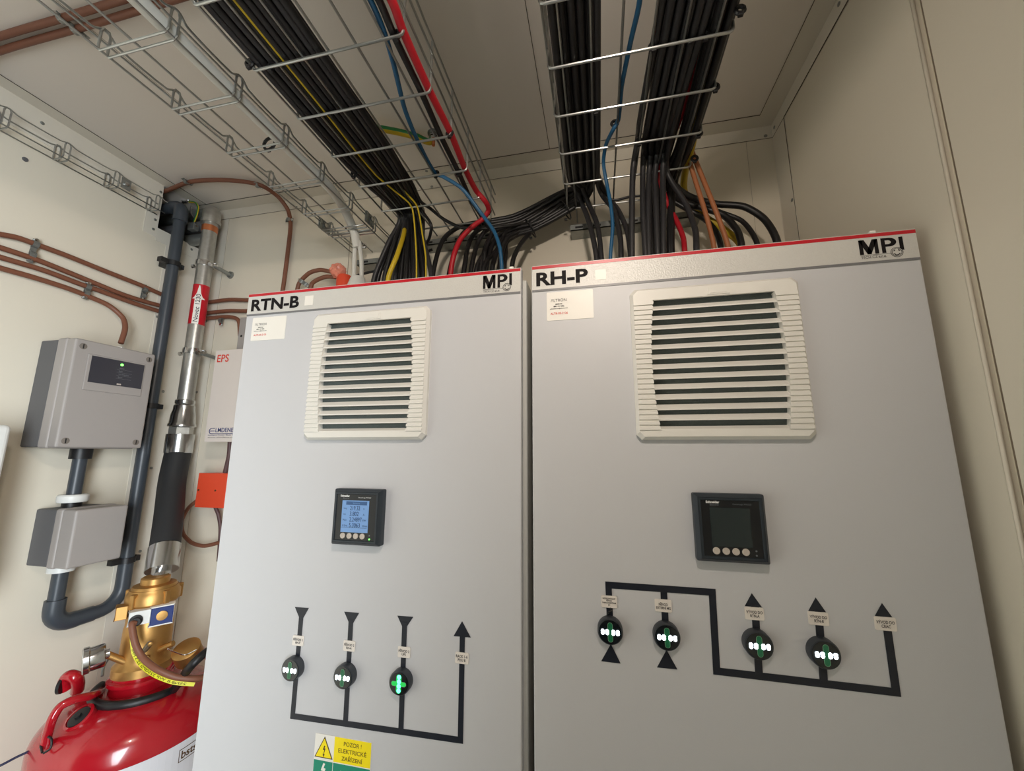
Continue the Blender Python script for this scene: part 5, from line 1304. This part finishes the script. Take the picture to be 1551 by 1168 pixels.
for xx_ in (a.x+0.007, a.x+0.072):
    B().lathe([(0.003, 0), (0.003, 0.0012), (0, 0.0014)], (xx_, .375, (a.z+c.z)/2), (0, -1, 0), 10).build('screw', BROWNL, t)
pts = [at(300, 757, 'y', .40), at(285, 770, 'y', .40), at(275, 790, 'y', .40), at(277, 808, 'y', .40), at(290, 822, 'y', .40), at(310, 827, 'y', .40), at(345, 818, 'y', .40)]
cable('brown cable loop under the orange-red box', pts, rb*0.85, BROWNC, n=12)
pts = [at(326, 768, 'y', .40), at(331, 780, 'y', .405), at(334, 800, 'y', .41), at(333, 822, 'y', .41), at(331, 850, 'y', .41)]
cable('dark cable hanging under the orange-red box beside RTN-B', pts, rb*0.8, mat('plum_cable', srgb(88, 62, 62), 0.5, var=0.05), n=12)
pts = [at(349, 660, 'y', .38), at(347, 690, 'y', .385), at(341, 716, 'y', .39)]
cable('dark brown cable between the EPS box and the orange-red box', pts, rb, mat('plum_cable', srgb(88, 62, 62), 0.5), n=12)
a = at(364, 481, 'y', YB-.03); c = at(360, 530, 'y', YB-.03)
t = thing('mounting_rail', 'grey slotted rail behind the RTN-B header on the back wall', 'rail', (a.x, YB-.02, c.z))
B().box(a.x, a.x+0.05, YB-.03, YB-.001, c.z-0.02, a.z, bev=0.001).build('rail_body', BOXL, t)
B().lathe([(0.004, 0), (0.004, 0.0006), (0, 0.0008)], at(365.5, 509, 'y', YB-.03), (0, -1, 0), 12).build('rail_hole', GASKET, t)
# small fixing on the left wall
c = at(38, 241.5, 'x', XL)
t = thing('wall_plug', 'small dark screw cap on the left wall under the wire tray', 'screw cap', c)
B().lathe([(0.006, 0), (0.005, 0.003), (0, 0.0035)], c, (1, 0, 0), 14).build('screw_cap', BOXD, t)
# glint clip on the right header top
for q, L, xx_ in (((1320, 350), 'tiny clear screw tip on top of the RH-P cabinet', None), ((775, 402), 'tiny white clip on top of the RTN-B cabinet', None)):
    p = at(*q, 'y', 0.004)
    t = thing('top_clip', L, 'clip', (p.x, 0.004, ZT))
    B().box(p.x-0.004, p.x+0.004, 0.001, 0.007, ZT, ZT+0.004, bev=0.001).build('clip_body', STICKER, t)

# ------------------------------------------------------------------ light
def area(name, loc, target, sx, sy, power, col, spread=180):
    l = bpy.data.lights.new(name, 'AREA'); l.shape = 'RECTANGLE'; l.size = sx; l.size_y = sy; l.energy = power; l.color = col; l.spread = math.radians(spread)
    o = bpy.data.objects.new(name, l); C.objects.link(o); o.location = loc
    d = Vector(target)-Vector(loc); o.rotation_euler = d.to_track_quat('-Z', 'Y').to_euler()
    return o
def spot(name, loc, target, power, col, r, ang):
    l = bpy.data.lights.new(name, 'SPOT'); l.spot_size = math.radians(ang); l.spot_blend = 1.0; l.energy = power; l.color = col; l.shadow_soft_size = r
    o = bpy.data.objects.new(name, l); C.objects.link(o); o.location = loc
    o.rotation_euler = (Vector(target)-Vector(loc)).to_track_quat('-Z', 'Y').to_euler()
spot('ceiling_lamp', (0.05, -0.80, 2.41), (-0.48, 0.43, 2.15), 24.0, (1.0, 0.87, 0.75), 0.04, 138)
area('daylight', (0.46, -1.55, 1.30), (-1.0, -1.05, 1.15), 0.9, 1.7, 58.0, (0.86, 0.94, 1.0), 100)
wld = bpy.data.worlds.new('world'); bpy.context.scene.world = wld; wld.use_nodes = True
wld.node_tree.nodes['Background'].inputs[0].default_value = (0.9, 0.92, 1, 1); wld.node_tree.nodes['Background'].inputs[1].default_value = 0.3
sc = bpy.context.scene
sc.view_settings.view_transform = 'Standard'; sc.view_settings.look = 'None'; sc.view_settings.exposure = 0.0
sc.cycles.max_bounces = 8; sc.cycles.diffuse_bounces = 7
